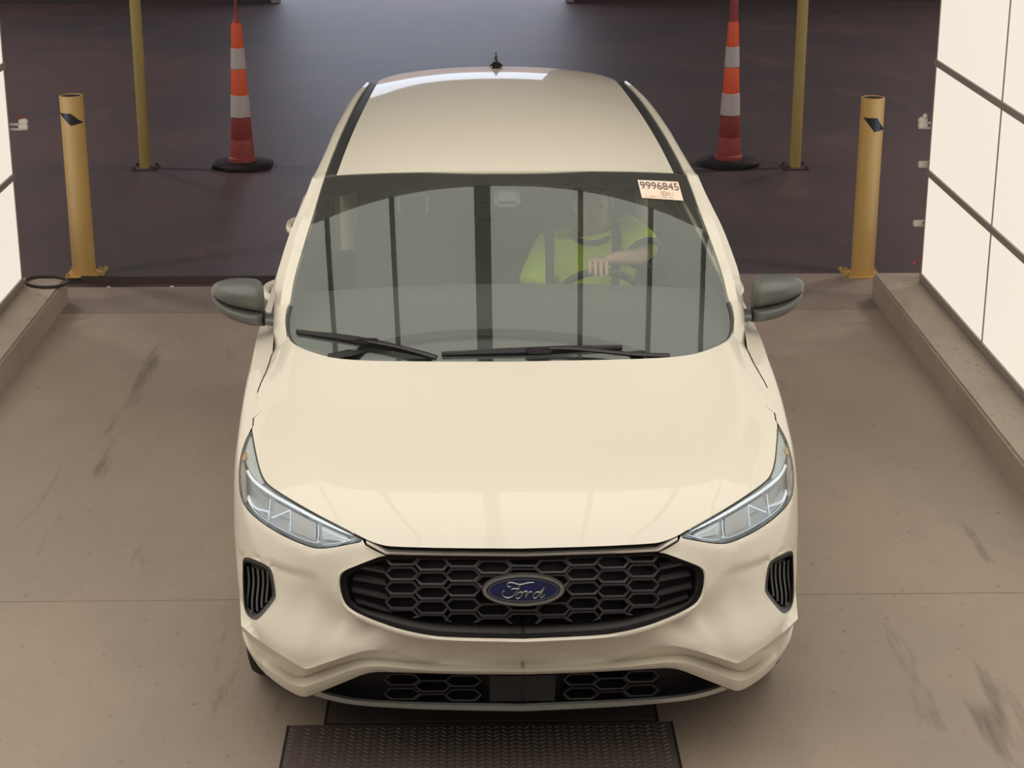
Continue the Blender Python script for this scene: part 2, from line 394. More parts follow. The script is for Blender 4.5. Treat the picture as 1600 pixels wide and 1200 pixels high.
class RBF:
    def __init__(s, X, V, eps=1e-6):
        s.X = np.array(X, float); n = len(X); V = np.array(V, float).reshape(n, -1)
        r = np.linalg.norm(s.X[:, None] - s.X[None], axis=2); K = r**2 * np.log(r + 1e-12)
        A = np.zeros((n + 3, n + 3)); A[:n, :n] = K + np.eye(n) * eps; A[:n, n] = 1; A[:n, n + 1:] = s.X; A[n, :n] = 1; A[n + 1:, :n] = s.X.T
        s.w = np.linalg.lstsq(A, np.vstack([V, np.zeros((3, V.shape[1]))]), rcond=None)[0]
    def __call__(s, Q):
        Q = np.atleast_2d(np.array(Q, float)); r = np.linalg.norm(Q[:, None] - s.X[None], axis=2)
        return (r**2 * np.log(r + 1e-12)) @ s.w[:-3] + s.w[-3] + Q @ s.w[-2:]
def inpoly(P, poly):
    P = np.atleast_2d(P); x, y = P[:, 0], P[:, 1]; c = np.zeros(len(P), bool); poly = np.array(poly); j = len(poly) - 1
    for i in range(len(poly)):
        xi, yi = poly[i]; xj, yj = poly[j]
        with np.errstate(divide='ignore', invalid='ignore'):
            c ^= ((yi > y) != (yj > y)) & (x < (xj - xi) * (y - yi) / (yj - yi + 1e-15) + xi)
        j = i
    return c
def distpoly(P, poly):
    poly = np.array(poly); A = poly; B = np.roll(poly, -1, 0); P = np.atleast_2d(P); best = np.full(len(P), 1e9)
    for a, b in zip(A, B):
        ab = b - a; t = np.clip(((P - a) @ ab) / (ab @ ab + 1e-15), 0, 1); best = np.minimum(best, np.linalg.norm(P - (a + t[:, None] * ab), axis=1))
    return best
def cdt_panel(outer2, outer3, holes2, holes3, interior, spacing):
    """outer2/holes2: polygons in parameter space, *3 their 3D points; interior(params)->3D. returns V,F,loops"""
    V2 = [tuple(p) for p in outer2]; V3 = [tuple(p) for p in outer3]; E = []; n = len(V2); E += [(i, (i + 1) % n) for i in range(n)]; loops = [list(range(n))]
    for h2, h3 in zip(holes2, holes3):
        b = len(V2); V2 += [tuple(p) for p in h2]; V3 += [tuple(p) for p in h3]; m = len(h2); E += [(b + i, b + (i + 1) % m) for i in range(m)]; loops.append(list(range(b, b + m)))
    o2 = np.array(outer2); lo, hi = o2.min(0), o2.max(0)
    g = np.array([(x, y) for i, y in enumerate(np.arange(lo[1], hi[1], spacing * .87)) for x in np.arange(lo[0] + (i % 2) * spacing / 2, hi[0], spacing)])
    k = inpoly(g, outer2) & (distpoly(g, outer2) > spacing * .45)
    for h in holes2: k &= ~inpoly(g, h) & (distpoly(g, h) > spacing * .45)
    g = g[k]
    if len(g): V2 += [tuple(p) for p in g]; V3 += [tuple(p) for p in interior(g)]
    res = delaunay_2d_cdt([Vector(p) for p in V2], E, [], 0, 1e-7)
    vo, fo, orig = res[0], res[2], res[3]
    V = []; mp = {}
    for i, og in enumerate(orig):
        if og: V.append(V3[og[0]]); 
        else: V.append(tuple(interior(np.array([vo[i][:]]))[0]))
        for q in og: mp[q] = i
    cen = np.array([np.mean([vo[k][:] for k in f], axis=0) for f in fo]); keep = inpoly(cen, outer2)
    for h in holes2: keep &= ~inpoly(cen, h)
    F = [tuple(f) for f, kk in zip(fo, keep) if kk]
    return V, F, [[mp[i] for i in l if i in mp] for l in loops]
def add_rim(V, F, loop, vec, flip=False, closed=True):
    V = list(V); F = list(F); b = len(V)
    for i in loop: V.append(tuple(V[i]))
    c = len(V)
    for i in loop: V.append(tuple(np.array(V[i]) + np.array(vec)))
    n = len(loop)
    for i in range(n if closed else n - 1):
        j = (i + 1) % n; f = (b + i, b + j, c + j, c + i); F.append(f if not flip else f[::-1])
    return V, F
def orient(V, F, ref):
    """make faces point towards ref direction on average"""
    A = np.array(V); s = 0
    for f in F[:400]:
        s += np.dot(np.cross(A[f[1]] - A[f[0]], A[f[2]] - A[f[0]]), ref)
    return F if s > 0 else [f[::-1] for f in F]
def sym(name, V, F, m, parent=car, ref=(0, -1, .3), sharp=40):
    F = orient(V, F, np.array(ref)); V, F = mirror_vf(V, F); return tomesh(name, V, F, m, parent, True, sharp)
def pair(name, V, F, m, parent=None, ref=(0, -1, .3), sharp=40, parents=None):
    F = orient(V, F, np.array(ref)); out = []
    for s in (1, -1):
        W = [(v[0] * s, v[1], v[2]) for v in V]; G = F if s > 0 else [f[::-1] for f in F]
        out.append(tomesh(name, W, G, m, parents[0 if s > 0 else 1] if parents else (parent or car), True, sharp))
    return out
MXP = lambda p: (-p[0], p[1], p[2])
U0 = 819

# ---- contours measured on the left half of the nose (pixels), then carried onto the surface
L_HOODF = [(394, 671), (399, 700), (406, 733), (415, 753), (433, 767), (480, 795), (520, 816), (556, 834), (572, 843), (594, 851), (610, 854), (700, 856.5), (819, 857)]
L_GRILLE = [(819, 868), (700, 868), (603, 866), (575, 877), (550, 887), (537, 893), (531, 900), (531, 915), (534, 931), (541, 946), (556, 957), (590, 971), (620, 982), (660, 991), (700, 996), (819, 998)]
L_VENT = [(379, 880), (380, 871), (388, 870), (418, 883), (426, 892), (431.5, 928), (430, 938), (406, 967), (398, 971), (386, 963), (381, 950), (379, 915)]
L_LAMP = [(394, 672), (398, 695), (402, 716), (407, 737), (415, 754), (433, 768), (480, 797), (520, 818), (556, 836), (567, 842), (565, 847), (550, 850), (520, 856), (500, 858), (484, 855.5), (450, 842), (420, 825), (400, 810), (386, 797), (377, 782), (373, 760), (373, 730), (377, 706), (384, 686), (390, 675)]
L_RD = [(377, 978), (400, 998), (440, 1024), (470, 1042), (476, 1044.7), (480, 1045.2), (485, 1044), (492, 1041.5), (520, 1032), (560, 1019), (585, 1014), (610, 1016), (640, 1028), (680, 1037), (740, 1038.5), (819, 1039)]
L_RE = [(378.5, 984), (392, 1012), (420, 1034), (456, 1056.5), (468, 1059), (480, 1057), (520, 1042), (556, 1031), (575, 1029), (605, 1031.5), (640, 1035), (680, 1038), (740, 1039.5), (819, 1040)]
L_RX = [(379.5, 992), (388, 1016), (412, 1041), (448, 1066), (464, 1072), (472, 1073.5), (482, 1071.5), (520, 1058), (556, 1044), (580, 1040.5), (605, 1041.5), (640, 1045), (680, 1047.5), (740, 1048.5), (819, 1049)]
L_RF = [(381, 1002), (392, 1024), (408, 1047), (434, 1069), (460, 1084.5), (472, 1088.5), (478, 1089), (485, 1087), (509, 1077.5), (540, 1065), (571, 1052), (592, 1049.5), (605, 1050), (650, 1051.5), (700, 1053), (740, 1053.7), (819, 1054)]
L_SKT = [(500, 1078), (512, 1081), (545, 1089.5), (586, 1094), (650, 1096.5), (720, 1098), (819, 1099)]
L_SKB = [(490, 1086), (512, 1093), (545, 1100), (586, 1104), (650, 1107.5), (720, 1109.5), (819, 1111)]

def smoothpix(P, n, it=2, closed=False): return resample(chaikin(P, it, closed), n, closed)
# fascia (bumper cover incl. the fender fronts): outline in pixels, recess d given by scattered controls
RC = [ # u, v, d : relief of the bumper skin (positive = set back)
 (819, 1003, .0), (700, 1001, .0), (620, 987, .0), (560, 964, .0), (535, 946, .0), (526, 915, .0), (527, 895, .0), (560, 878, .0), (585, 868, .0),
 (819, 1012, .028), (700, 1010, .028), (640, 1003, .022), (590, 985, .013),
 (819, 1038, .086), (740, 1037, .086), (680, 1035, .080), (640, 1026, .056), (600, 1013, .026), (560, 1014, -.006), (520, 1028, -.030), (479, 1043, -.044), (440, 1022, -.030), (400, 996, -.010), (378, 978, .0),
 (565, 988, .028), (525, 975, .022), (520, 955, .018), (490, 1000, -.012), (530, 1002, -.004), (440, 990, -.008), (460, 962, .010), (480, 920, .014), (450, 925, .004), (500, 911, .003), (440, 862, -.005), (480, 872, -.005), (400, 848, -.006),
 (440, 850, -.006), (500, 868, -.006), (560, 860, .0)]
rc_pos = hits([(a, b) for a, b, _ in RC]); rc_s = np.stack([-rc_pos[:, 0] + rc_pos[:, 1], rc_pos[:, 2]], 1)
_ex = [(a, b) for a in (1.45, 1.65, 1.85) for b in (.3, .5, .65, .8, .95)]
f_relief_ = RBF(np.vstack([rc_s, _ex]), [c for _, _, c in RC] + [0] * len(_ex), 1e-5)
_br = hits([(376, 862), (400, 866), (430, 880), (470, 893), (515, 905), (528, 908)]); _brs = (-_br[:, 0] + _br[:, 1])[::-1]; _brz = _br[::-1, 2]
def f_relief(g):
    g = np.atleast_2d(g); h = np.interp(g[:, 0], _brs, _brz) - g[:, 1]; t = np.clip(h / .014, 0, 1)
    w = np.clip((g[:, 0] - _brs[0]) / (_brs[3] - _brs[0]), 0, 1); w = w * w * (3 - 2 * w) * np.clip((_brs[-1] + .12 - g[:, 0]) / .1, 0, 1)
    return np.clip(f_relief_(g)[:, 0] + .017 * t * np.exp(-np.maximum(h, 0) / .075) * w, -.046, .088)[:, None]
rel_px = RBF(np.array([(a, b) for a, b, _ in RC]) / 100., [c for _, _, c in RC], 1e-5)
_cz = hits([(819, 1003), (819, 1010), (819, 1024), (819, 1039)], [0, .020, .060, .086])[:, 2]
def dcen(z): return np.interp(z, _cz[::-1], [.086, .060, .020, 0])
def relief_px(uv): return rel_px(np.array(uv) / 100.)[:, 0]
def par(P): return np.stack([-P[:, 0] + P[:, 1], P[:, 2]], 1)
def fascia_interior(g):
    g = np.atleast_2d(g); d = f_relief(g)[:, 0]; xa = g[:, 0] - surfY(.1, g[:, 1]) - dcen(g[:, 1]) - .01; w = np.clip(xa / .22, 0, 1); w = w * w * (3 - 2 * w)
    d = d * w + dcen(g[:, 1]) * (1 - w); P = from_param(g[:, 0], g[:, 1], d); k = P[:, 0] > -.008
    P[k, 0] = -.008; P[k, 1] = surfY(P[k, 0], P[k, 2], d[k]); return P
seg_rim = 8
dRD = ([377, 400, 440, 479, 520, 560, 600, 640, 680, 819], [0, -.010, -.030, -.045, -.030, -.006, .024, .056, .080, .086])
bot = smoothpix(L_RD, 110, 1)
gr_out = smoothpix(L_GRILLE, 100, 2)
lampb = smoothpix(L_LAMP, 120, 2, True)
vent = smoothpix(L_VENT, 60, 2, True)
# outline: centre under grille -> along the bottom crease to the silhouette -> up the flank -> over the lamp tip -> lamp edge -> chrome corner -> around grille back
flank_s = []
def fixrow(P, uv, u0=410., dz=.030):
    uv = np.array(uv); k = np.where(uv[:, 0] < u0)[0]
    if not len(k) or k[0] != 0: return P
    e = k[-1] + 1; z1 = P[e, 2]; u1 = uv[e, 0]
    for i in k: P[i] = atZ(uv[i, 0], uv[i, 1], z1 + dz * ((u1 - uv[i, 0]) / (u1 - uv[0, 0]))**1.3)
    return P
P_bot = fixrow(hits(bot, np.interp(bot[:, 0], *dRD)), bot)
flankZ = np.linspace(P_bot[0][2] + .004, .98, 40)
arch_y = np.where(flankZ < .700, .93 - np.sqrt(np.maximum(.376**2 - (flankZ - .335)**2, 1e-6)), .81); arch_s = np.minimum(np.maximum(arch_y, .56), .81) + .943
flank = from_param(arch_s, flankZ, np.zeros(40))           # behind the silhouette, at y about .8
i_tip = int(np.argmin(lampb[:, 1])); lamp_r = np.roll(lampb, -i_tip, 0)  # starts at the upper tip, runs down the hood side first
i_in = int(np.argmax(lamp_r[:, 0]))
lamp_low = lamp_r[i_in:][::1]                                            # inner corner -> lower edge -> outer edge -> tip
P_lamp_low = hits(lamp_low, relief_px(lamp_low) * 0)
hood_up = smoothpix([(392.5, 669), (393.5, 655), (396, 632), (400.5, 612)], 10, 1)
P_hoodup = hits(hood_up)
P_chr = hits([(571, 852), (585, 860)], 0)
gpx = gr_out[gr_out[:, 0] < 818.9]
P_gr = hits(gr_out, 0.0)
def close_center(P):
    P = P.copy(); P[np.abs(P[:, 0]) < .006, 0] = 0; return P
P_gr = close_center(P_gr); P_bot = close_center(P_bot); P_gr[0, 0] = P_gr[-1, 0] = 0; P_bot[-1, 0] = 0
P_bot = np.vstack([P_bot[:-1][P_bot[:-1, 0] < -.008], P_bot[-1:]])
k0 = int(np.argmin(np.linalg.norm(gr_out - np.array([603, 866]), axis=1)))
mid = np.linspace(0, 1, 10)[1:-1, None]; seam_c = P_gr[-1] * (1 - mid) + P_bot[-1] * mid
_y = seam_c[:, 1]
for _ in range(8): _y = surfY(np.zeros(8), seam_c[:, 2], dcen(seam_c[:, 2]))
seam_c = np.stack([np.zeros(8), _y, seam_c[:, 2]], 1)
fl_top = from_param(np.linspace(1.75, par(P_hoodup[-1:])[0, 0], 8)[1:-1], np.linspace(.98, P_hoodup[-1][2], 8)[1:-1], np.zeros(6))
outer3 = np.vstack([P_bot[::-1], flank[1:], fl_top, P_hoodup[::-1], P_lamp_low[::-1], P_chr, P_gr[k0:], seam_c])
outer2 = par(outer3); outer2[-8:, 0] = outer3[-8:, 1]
P_vent = hits(vent, relief_px(vent) * 0 - .002)
V, F, loops = cdt_panel(outer2, outer3, [par(P_vent)], [P_vent], fascia_interior, .0125)
V, F = add_rim(V, F, loops[1], (0, .05, 0)); 
sym('bumper_cover', V, F, M['paint'], sharp=48)
# rolled edge of the grille opening
# ledge, lip top and lip face as lofted strips
NB = 110
def strip(name, A, dA, B, dB, m, n=NB, k=3, bulge=0, ref=(0, -1, .3), sharp=35, it=1, ext=True, dY=None):
    a = smoothpix(A, n, it); b = smoothpix(B, n, it)
    PA = close_center(hits(a, np.interp(a[:, 0], *dA) if isinstance(dA, tuple) else dA)); PB = close_center(hits(b, np.interp(b[:, 0], *dB) if isinstance(dB, tuple) else dB))
    PA = fixrow(PA, a); PB = fixrow(PB, b)
    PA[-1, 0] = PB[-1, 0] = 0 if A[-1][0] > 818 else PA[-1, 0]
    rows = []
    for i in range(k + 1):
        t = i / k; r = PA * (1 - t) + PB * t; r[:, 1] -= bulge * math.sin(math.pi * t)
        if ext:
            back = np.array([r[0] + (0, y, 0) for y in (.30, .18, .08)]); back[:, 0] = -np.minimum(np.abs(back[:, 0]) + np.array([.014, .012, .008]), .935); r = np.vstack([back, r])
        rows.append(r)
    n2 = len(rows[0]); V = [tuple(p) for r in rows for p in r]; F = [(i * n2 + j, i * n2 + j + 1, (i + 1) * n2 + j + 1, (i + 1) * n2 + j) for i in range(k) for j in range(n2 - 1)]
    return sym(name, V, F, m, ref=ref, sharp=sharp), rows
dRE = ([377, 400, 440, 479, 520, 560, 600, 640, 680, 819], [.01, .020, .024, .026, .030, .040, .054, .070, .084, .088])
dRX = ([377, 400, 440, 479, 520, 560, 600, 640, 680, 819], [.002, -.012, -.028, -.036, -.026, -.004, .004, .008, .010, .012])
dRF = ([377, 400, 440, 479, 520, 560, 600, 640, 680, 819], [.008, -.006, -.018, -.026, -.018, .004, .016, .020, .022, .024])
strip('bumper_ledge', L_RD, dRD, L_RE, dRE, M['paint'], ref=(0, -1, -.5))
strip('bumper_lip', L_RE, dRE, L_RX, dRX, M['paint'], ref=(0, -.4, 1))
strip('bumper_lip', L_RX, dRX, L_RF, dRF, M['paint'], bulge=.003)
# underside return of the lip
a = smoothpix(L_RF, NB, 1); PA = fixrow(close_center(hits(a, np.interp(a[:, 0], *dRF))), a); PA[-1, 0] = 0
rows = [PA, PA + (0, .08, .004)]; n2 = len(PA)
V = [tuple(p) for r in rows for p in r]; F = [(j, j + 1, n2 + j + 1, n2 + j) for j in range(n2 - 1)]
sym('bumper_lip', V, F, M['paint'], ref=(0, 0, -1))

# inner dark structure just behind the skin
zz = np.linspace(.20, .80, 16); ss = np.linspace(0, 1.6, 50)
G = np.array([from_param(ss + .09, np.full(50, z), np.full(50, .14)) for z in zz]); G[:, 0, 0] = 0
V = [tuple(p) for r in G for p in r]; F = [(i * 50 + j, i * 50 + j + 1, (i + 1) * 50 + j + 1, (i + 1) * 50 + j) for i in range(15) for j in range(49)]
sym('inner_structure', V, F, M['dark_void'])

# ---- lower intake and skid strip
lin = smoothpix(L_RF, NB, 1); 
top_l = [(500, 1076), (540, 1062), (571, 1049), (600, 1046), (700, 1049), (819, 1050)]
bot_l = [(498, 1084), (545, 1096), (586, 1100), (650, 1103), (720, 1104), (819, 1105)]
def px_loft(name, rows, ds, m, n=60, ref=(0, -1, .3), it=1, symm=True, sharp=35, parent=None):
    RR = []
    for r, d in zip(rows, ds):
        q = smoothpix(r, n, it); P = hits(q, d); 
        if r[-1][0] > 818: P = close_center(P); P[-1, 0] = 0
        RR.append(P)
    V = [tuple(p) for r in RR for p in r]; k = len(RR); F = [(i * n + j, i * n + j + 1, (i + 1) * n + j + 1, (i + 1) * n + j) for i in range(k - 1) for j in range(n - 1)]
    if symm: return sym(name, V, F, m, ref=ref, sharp=sharp, parent=parent or car), RR
    return pair(name, V, F, m, ref=ref, sharp=sharp, parent=parent), RR
li, _ = px_loft('lower_intake', [top_l, bot_l], [.10, .10], M['black_plastic'])
px_loft('skid_strip', [L_SKT, [(a, b * .6 + c * .4) for (a, b), (_, c) in zip(L_SKT, L_SKB)], L_SKB], [.055, .018, .022], M['satin'], ref=(0, -1, 1))
px_loft('skid_strip', [L_SKB, [(a, b + 1) for a, b in L_SKB]], [.022, .09], M['satin'], ref=(0, -1, -1))

# ---- grille
gi = empty('grille', parent=car)
GN = 150
g0 = smoothpix(L_GRILLE, GN, 2)
def inset(P, top, side, bottom):
    c = np.array([819, 925.]); out = []
    for u, v in P:
        tb = np.clip((v - 935) / 45, 0, 1); sd = np.clip((575 - u) / 30, 0, 1); tp = np.clip((905 - v) / 25, 0, 1)
        out.append((u + side * sd * (1 - .3 * tb), v - bottom * tb + top * tp * (1 - .2 * sd)))
    return np.array(out)
g1 = inset(g0, 5, 8, 8); g2 = inset(g0, 8, 12, 22)
RR = []
for q, d in ((g0, 0.0), (g0, .006), (g1, .022), (g2, .075)):
    P = close_center(hits(q, d)); P[0, 0] = P[-1, 0] = 0; RR.append(P)
def strips(a, b): 
    n = len(a); return [tuple(p) for p in a] + [tuple(p) for p in b], [(j, j + 1, n + j + 1, n + j) for j in range(n - 1)]
V, F = strips(RR[0], RR[2]); sym('grille_border', V, F, M['black_gloss'], parent=gi)
V, F = strips(RR[2], RR[3]); sym('grille_shelf', V, F, M['grille_shelf'], parent=gi, ref=(0, -.5, 1))
_T = np.gradient(g0, axis=0); _T /= np.linalg.norm(_T, axis=1)[:, None]; _N = np.stack([_T[:, 1], -_T[:, 0]], 1)
if _N[np.argmax(g0[:, 1] > 990) + 3, 1] < 0: _N = -_N
_wd = np.where(g0[:, 1] > 990, 9., np.interp(g0[:, 1], [866, 885, 900, 940, 960, 990], [.3, 1.5, 4.5, 6.5, 8.5, 9.])); _wd[g0[:, 0] > 603] = np.where(g0[g0[:, 0] > 603, 1] < 900, .3, _wd[g0[:, 0] > 603])
_o = [g0 + _N * (_wd * k)[:, None] for k in (0, .15, .55, 1.0, 1.03)]
_R = [close_center(hits(q, d)) for q, d in zip(_o, (.010, -.003, -.007, -.002, .014))]
for q in _R: q[0, 0] = q[-1, 0] = 0
_n = len(g0); _k0 = int(np.argmin(np.linalg.norm(g0 - np.array([603, 866]), axis=1)))
V = [tuple(p) for q in _R for p in q]; F = [(i * _n + j, i * _n + j + 1, (i + 1) * _n + j + 1, (i + 1) * _n + j) for i in range(4) for j in range(_k0, _n - 1)]
sym('grille_surround', V, F, M['paint'], parent=gi, sharp=60)
gb2 = inset(g0, 2, 2, 8)
V, F, _ = cdt_panel(*(lambda q: (q, (lambda P: (P.__setitem__((slice(None), 1), P[:, 1]), P)[1])(hits(q, .10))))(np.vstack([gb2])), [], [], lambda g: hits(g, .10), 26)
V = [(0 if abs(v[0]) < .006 else v[0], v[1], v[2]) for v in V]
sym('grille_backing', V, F, M['dark_void'], parent=gi)
def vlim(u):
    top = np.interp(u, [531, 550, 575, 603, 819], [902, 892, 881, 871, 873]); bt = np.interp(u, [531, 541, 556, 590, 620, 660, 700, 819], [918, 932, 941, 952, 961, 968, 972, 975]); return top, bt
def hexcell(uc, vc, hw, fw, hh, parent, lim=None, d0=.040, thick=3.3, deep=.045, m=None):
    o = [(-hw, 0), (-fw, -hh), (fw, -hh), (hw, 0), (fw, hh), (-fw, hh)]
    O = [(uc + a, vc + b) for a, b in o]; I = [(uc + a * (1 - thick / hw * 1.25), vc + b * (1 - thick / hh)) for a, b in o]
    if lim:
        def cl(p): t, b = lim(p[0]); return (p[0], min(max(p[1], t), b))
        O = [cl(p) for p in O]; I = [cl(p) for p in I]
    if abs(O[1][1] - O[4][1]) < 6: return
    rows = [hits(O, d0 + .012), hits(O, d0), hits(I, d0 + .002), hits([(a, b) for a, b in I], d0 + deep)]
    V = [tuple(p) for r in rows for p in r]; F = [(i * 6 + j, i * 6 + (j + 1) % 6, (i + 1) * 6 + (j + 1) % 6, (i + 1) * 6 + j) for i in range(3) for j in range(6)]
    if abs(uc - U0) < 1:
        V = [(v[0] - .0, v[1], v[2]) for v in V]; return tomesh('grille_cell', V, orient(V, F, np.array((0, -1, 0))), m or M['grille_bar'], parent, True, 20)
    return pair('grille_cell', V, F, m or M['grille_bar'], parent=parent, sharp=20)
for k, (uc, vs) in enumerate([(819, (875, 898, 945, 968)), (771, (886, 909, 953, 975)), (723, (876, 898.5, 921.5, 945, 967.5)), (675, (881, 903.5, 926, 948.5, 970)), (628, (873, 896, 918.5, 941, 962))]):
    for v in vs:
        hexcell(uc, v, 29.5 - k * .6, 20 - k * .4, 10.6, gi, vlim)
for (a, b, c, d) in (((558, 888), (572, 880), (600, 886), (603, 896)), ((551, 906), (554, 897), (600, 904), (606, 915)), ((549, 925), (551, 916), (603, 927), (610, 938)), ((556, 942), (556, 934), (606, 949), (613, 958))):
    top = [b, ((b[0] + c[0]) / 2, (b[1] + c[1]) / 2 - .5), c]; bt_ = [a, ((a[0] + d[0]) / 2, (a[1] + d[1]) / 2), d]; midr = [((p[0] + q[0]) / 2, (p[1] * .35 + q[1] * .65)) for p, q in zip(top, bt_)]
    rows = [hits(top, .068), hits(midr, .036), hits(bt_, .042), hits([(u, v + 2) for u, v in bt_], .09)]
    V = [tuple(p) for r in rows for p in r]; F = [(i * 3 + j, i * 3 + j + 1, (i + 1) * 3 + j + 1, (i + 1) * 3 + j) for i in range(3) for j in range(2)]
    pair('grille_slat', V, F, M['grille_slat'], parent=gi, sharp=25)
for u, v in ((628, 1062), (628, 1084), (676, 1072), (676, 1093), (724, 1064), (724, 1086)):
    hexcell(u, v, 29, 19, 9.6, li, lambda q: (np.interp(q, [540, 600, 819], [1058, 1050, 1054]), np.interp(q, [540, 586, 650, 819], [1086, 1092, 1095, 1097])), d0=.055, thick=2.6, deep=.035, m=M['grille_bar'])
px_loft('sensor_cover', [[(765, 1056), (819, 1056)], [(765, 1096), (819, 1096)]], [.05, .05], M['black_plastic'], n=6, it=0, parent=li)
# chrome strip
CH_T = [(571.5, 842.5), (606, 858.5), (640, 860), (700, 861.5), (819, 862.5)]; CH_B = [(573, 850.5), (603, 866.5), (640, 867.5), (700, 868.5), (819, 869.5)]
CH_M = [(a * .3 + c * .7, b * .3 + d * .7) for (a, b), (c, d) in zip(CH_T, CH_B)]
px_loft('chrome_strip', [CH_T, CH_M, CH_B, [(a, b + .5) for a, b in CH_B]], [.006, -.022, -.016, .03], M['chrome'], n=70, it=0, ref=(0, -1, 1), sharp=30)
px_loft('gap_seal', [[(571, 839), (605, 852), (700, 855), (819, 856)], [(573, 846), (604, 861), (700, 864), (819, 865)]], [.03, .02], M['dark_void'], n=40, it=0)

# ---- badge
bd = empty('badge', parent=car)
Pc = hits([(819.3, 922)], .012)[0]; Pc[0] = 0
ax = np.array([1., 0, 0]); up_ = np.array([0, .26, 1.]); up_ /= np.linalg.norm(up_); nrm = np.cross(ax, up_)
def bloc(x, y, h): return tuple(Pc + ax * x + up_ * y + nrm * (h - .004))
BW, BH = .1245, .050
def oval(fr, h, n=64): return [bloc(BW * fr[0] * math.cos(2 * math.pi * i / n), BH * fr[1] * math.sin(2 * math.pi * i / n), h) for i in range(n)]
rows = [oval((1, 1), -.02), oval((1, 1), .004), oval((.97, .94), .010), oval((.90, .80), .010), oval((.87, .75), .005), oval((.87, .75), -.01)]
V = [p for r in rows for p in r]; F = [(i * 64 + j, i * 64 + (j + 1) % 64, (i + 1) * 64 + (j + 1) % 64, (i + 1) * 64 + j) for i in range(5) for j in range(64)]
tomesh('badge_ring', V, orient(V, F, nrm), M['badge_ring'], bd, True, 40)
V = oval((.89, .79), .005) + [bloc(0, 0, .008)]; F = [(j, (j + 1) % 64, 64) for j in range(64)]
tomesh('badge_plate', V, orient(V, F, nrm), M['badge_blue'], bd, True, 60)
rows = [oval((.84, .70), .0062), oval((.835, .69), .0085), oval((.82, .66), .0085), oval((.815, .65), .0062)]
V = [p for r in rows for p in r]; F = [(i * 64 + j, i * 64 + (j + 1) % 64, (i + 1) * 64 + (j + 1) % 64, (i + 1) * 64 + j) for i in range(3) for j in range(64)]
tomesh('badge_line', V, orient(V, F, nrm), M['badge_ring'], bd, True, 40)
STROKES = [ # traced in a 1600 x 800 view of the badge
 [(600, 372), (560, 372), (540, 350), (560, 322), (615, 314), (680, 334), (740, 346), (800, 336), (860, 322), (950, 318)],
 [(745, 345), (715, 385), (690, 430), (650, 480), (600, 512), (545, 516), (495, 500), (470, 468), (478, 436), (505, 425)],
 [(610, 405), (650, 395), (700, 398), (735, 402)],
 [(745, 440), (705, 455), (675, 490), (680, 522), (715, 526), (755, 500), (775, 462), (765, 438), (745, 440), (760, 455), (800, 440)],
 [(800, 440), (840, 428), (845, 440), (822, 488), (815, 522), (835, 480), (870, 445), (905, 436), (920, 450)],
 [(1040, 450), (1000, 440), (955, 460), (930, 498), (940, 525), (975, 522), (1020, 485), (1045, 450), (1115, 365), (1060, 460), (1035, 505), (1050, 522), (1090, 500), (1110, 470)]]
allV, allF = [], []
for st in STROKES:
    q = chaikin(st, 2); loc = [bloc((a - 790) / 620 * BW, -(b - 420) / 215 * BH, .0085) for a, b in q]
    V, F = tube_vf(loc, .0026, 6); b0 = len(allV); allV += V; allF += [tuple(i + b0 for i in f) for f in F]
tomesh('badge_lettering', allV, allF, M['badge_ring'], bd, True, 60)['label'] = 'silver script lettering'

# ---- fog vents
vparts = []
for s in (1, -1):
    vparts.append(empty('side_vent', parent=car))
vi = []
vc = vent.mean(0)
rings = [(vent, 0.0), (vent * .94 + vc * .06, .004), (vent * .80 + vc * .20, .032), (vent * .78 + vc * .22, .07)]
RR = [hits(q, d) for q, d in rings]; n = len(vent)
V = [tuple(p) for r in RR for p in r]; F = [(i * n + j, i * n + (j + 1) % n, (i + 1) * n + (j + 1) % n, (i + 1) * n + j) for i in range(3) for j in range(n)]
pair('vent_frame', V, F, M['trim_grey'], parents=vparts)
q = vent * .82 + vc * .18; P = hits(q, .062); c = hits([vc], .062)
V = [tuple(p) for p in P] + [tuple(c[0])]; F = [(j, (j + 1) % n, n) for j in range(n)]
pair('vent_backing', V, F, M['dark_void'], parents=vparts)
for k, u in enumerate((387.5, 395, 402.5, 410, 417)):
    vt = np.interp(u, [385, 418, 426], [884, 893, 904]); vb = np.interp(u, [385, 395, 406, 426], [950, 958, 954, 931])
    vs_ = np.linspace(vt, vb, 9); wv = [1.3 * math.sin((v - 890) / 70 * 2 * math.pi) for v in vs_]
    L = [(u - 1.6 + w, v) for w, v in zip(wv, vs_)]; Rr = [(u + 1.6 + w, v) for w, v in zip(wv, vs_)]
    rows = [hits(L, .055), hits(L, .026), hits(Rr, .026), hits(Rr, .055)]
    V = [tuple(p) for r in rows for p in r]; F = [(i * 9 + j, i * 9 + j + 1, (i + 1) * 9 + j + 1, (i + 1) * 9 + j) for i in range(3) for j in range(8)]
    pair('vent_fin', V, F, M['trim_grey'], parents=vparts, sharp=25)

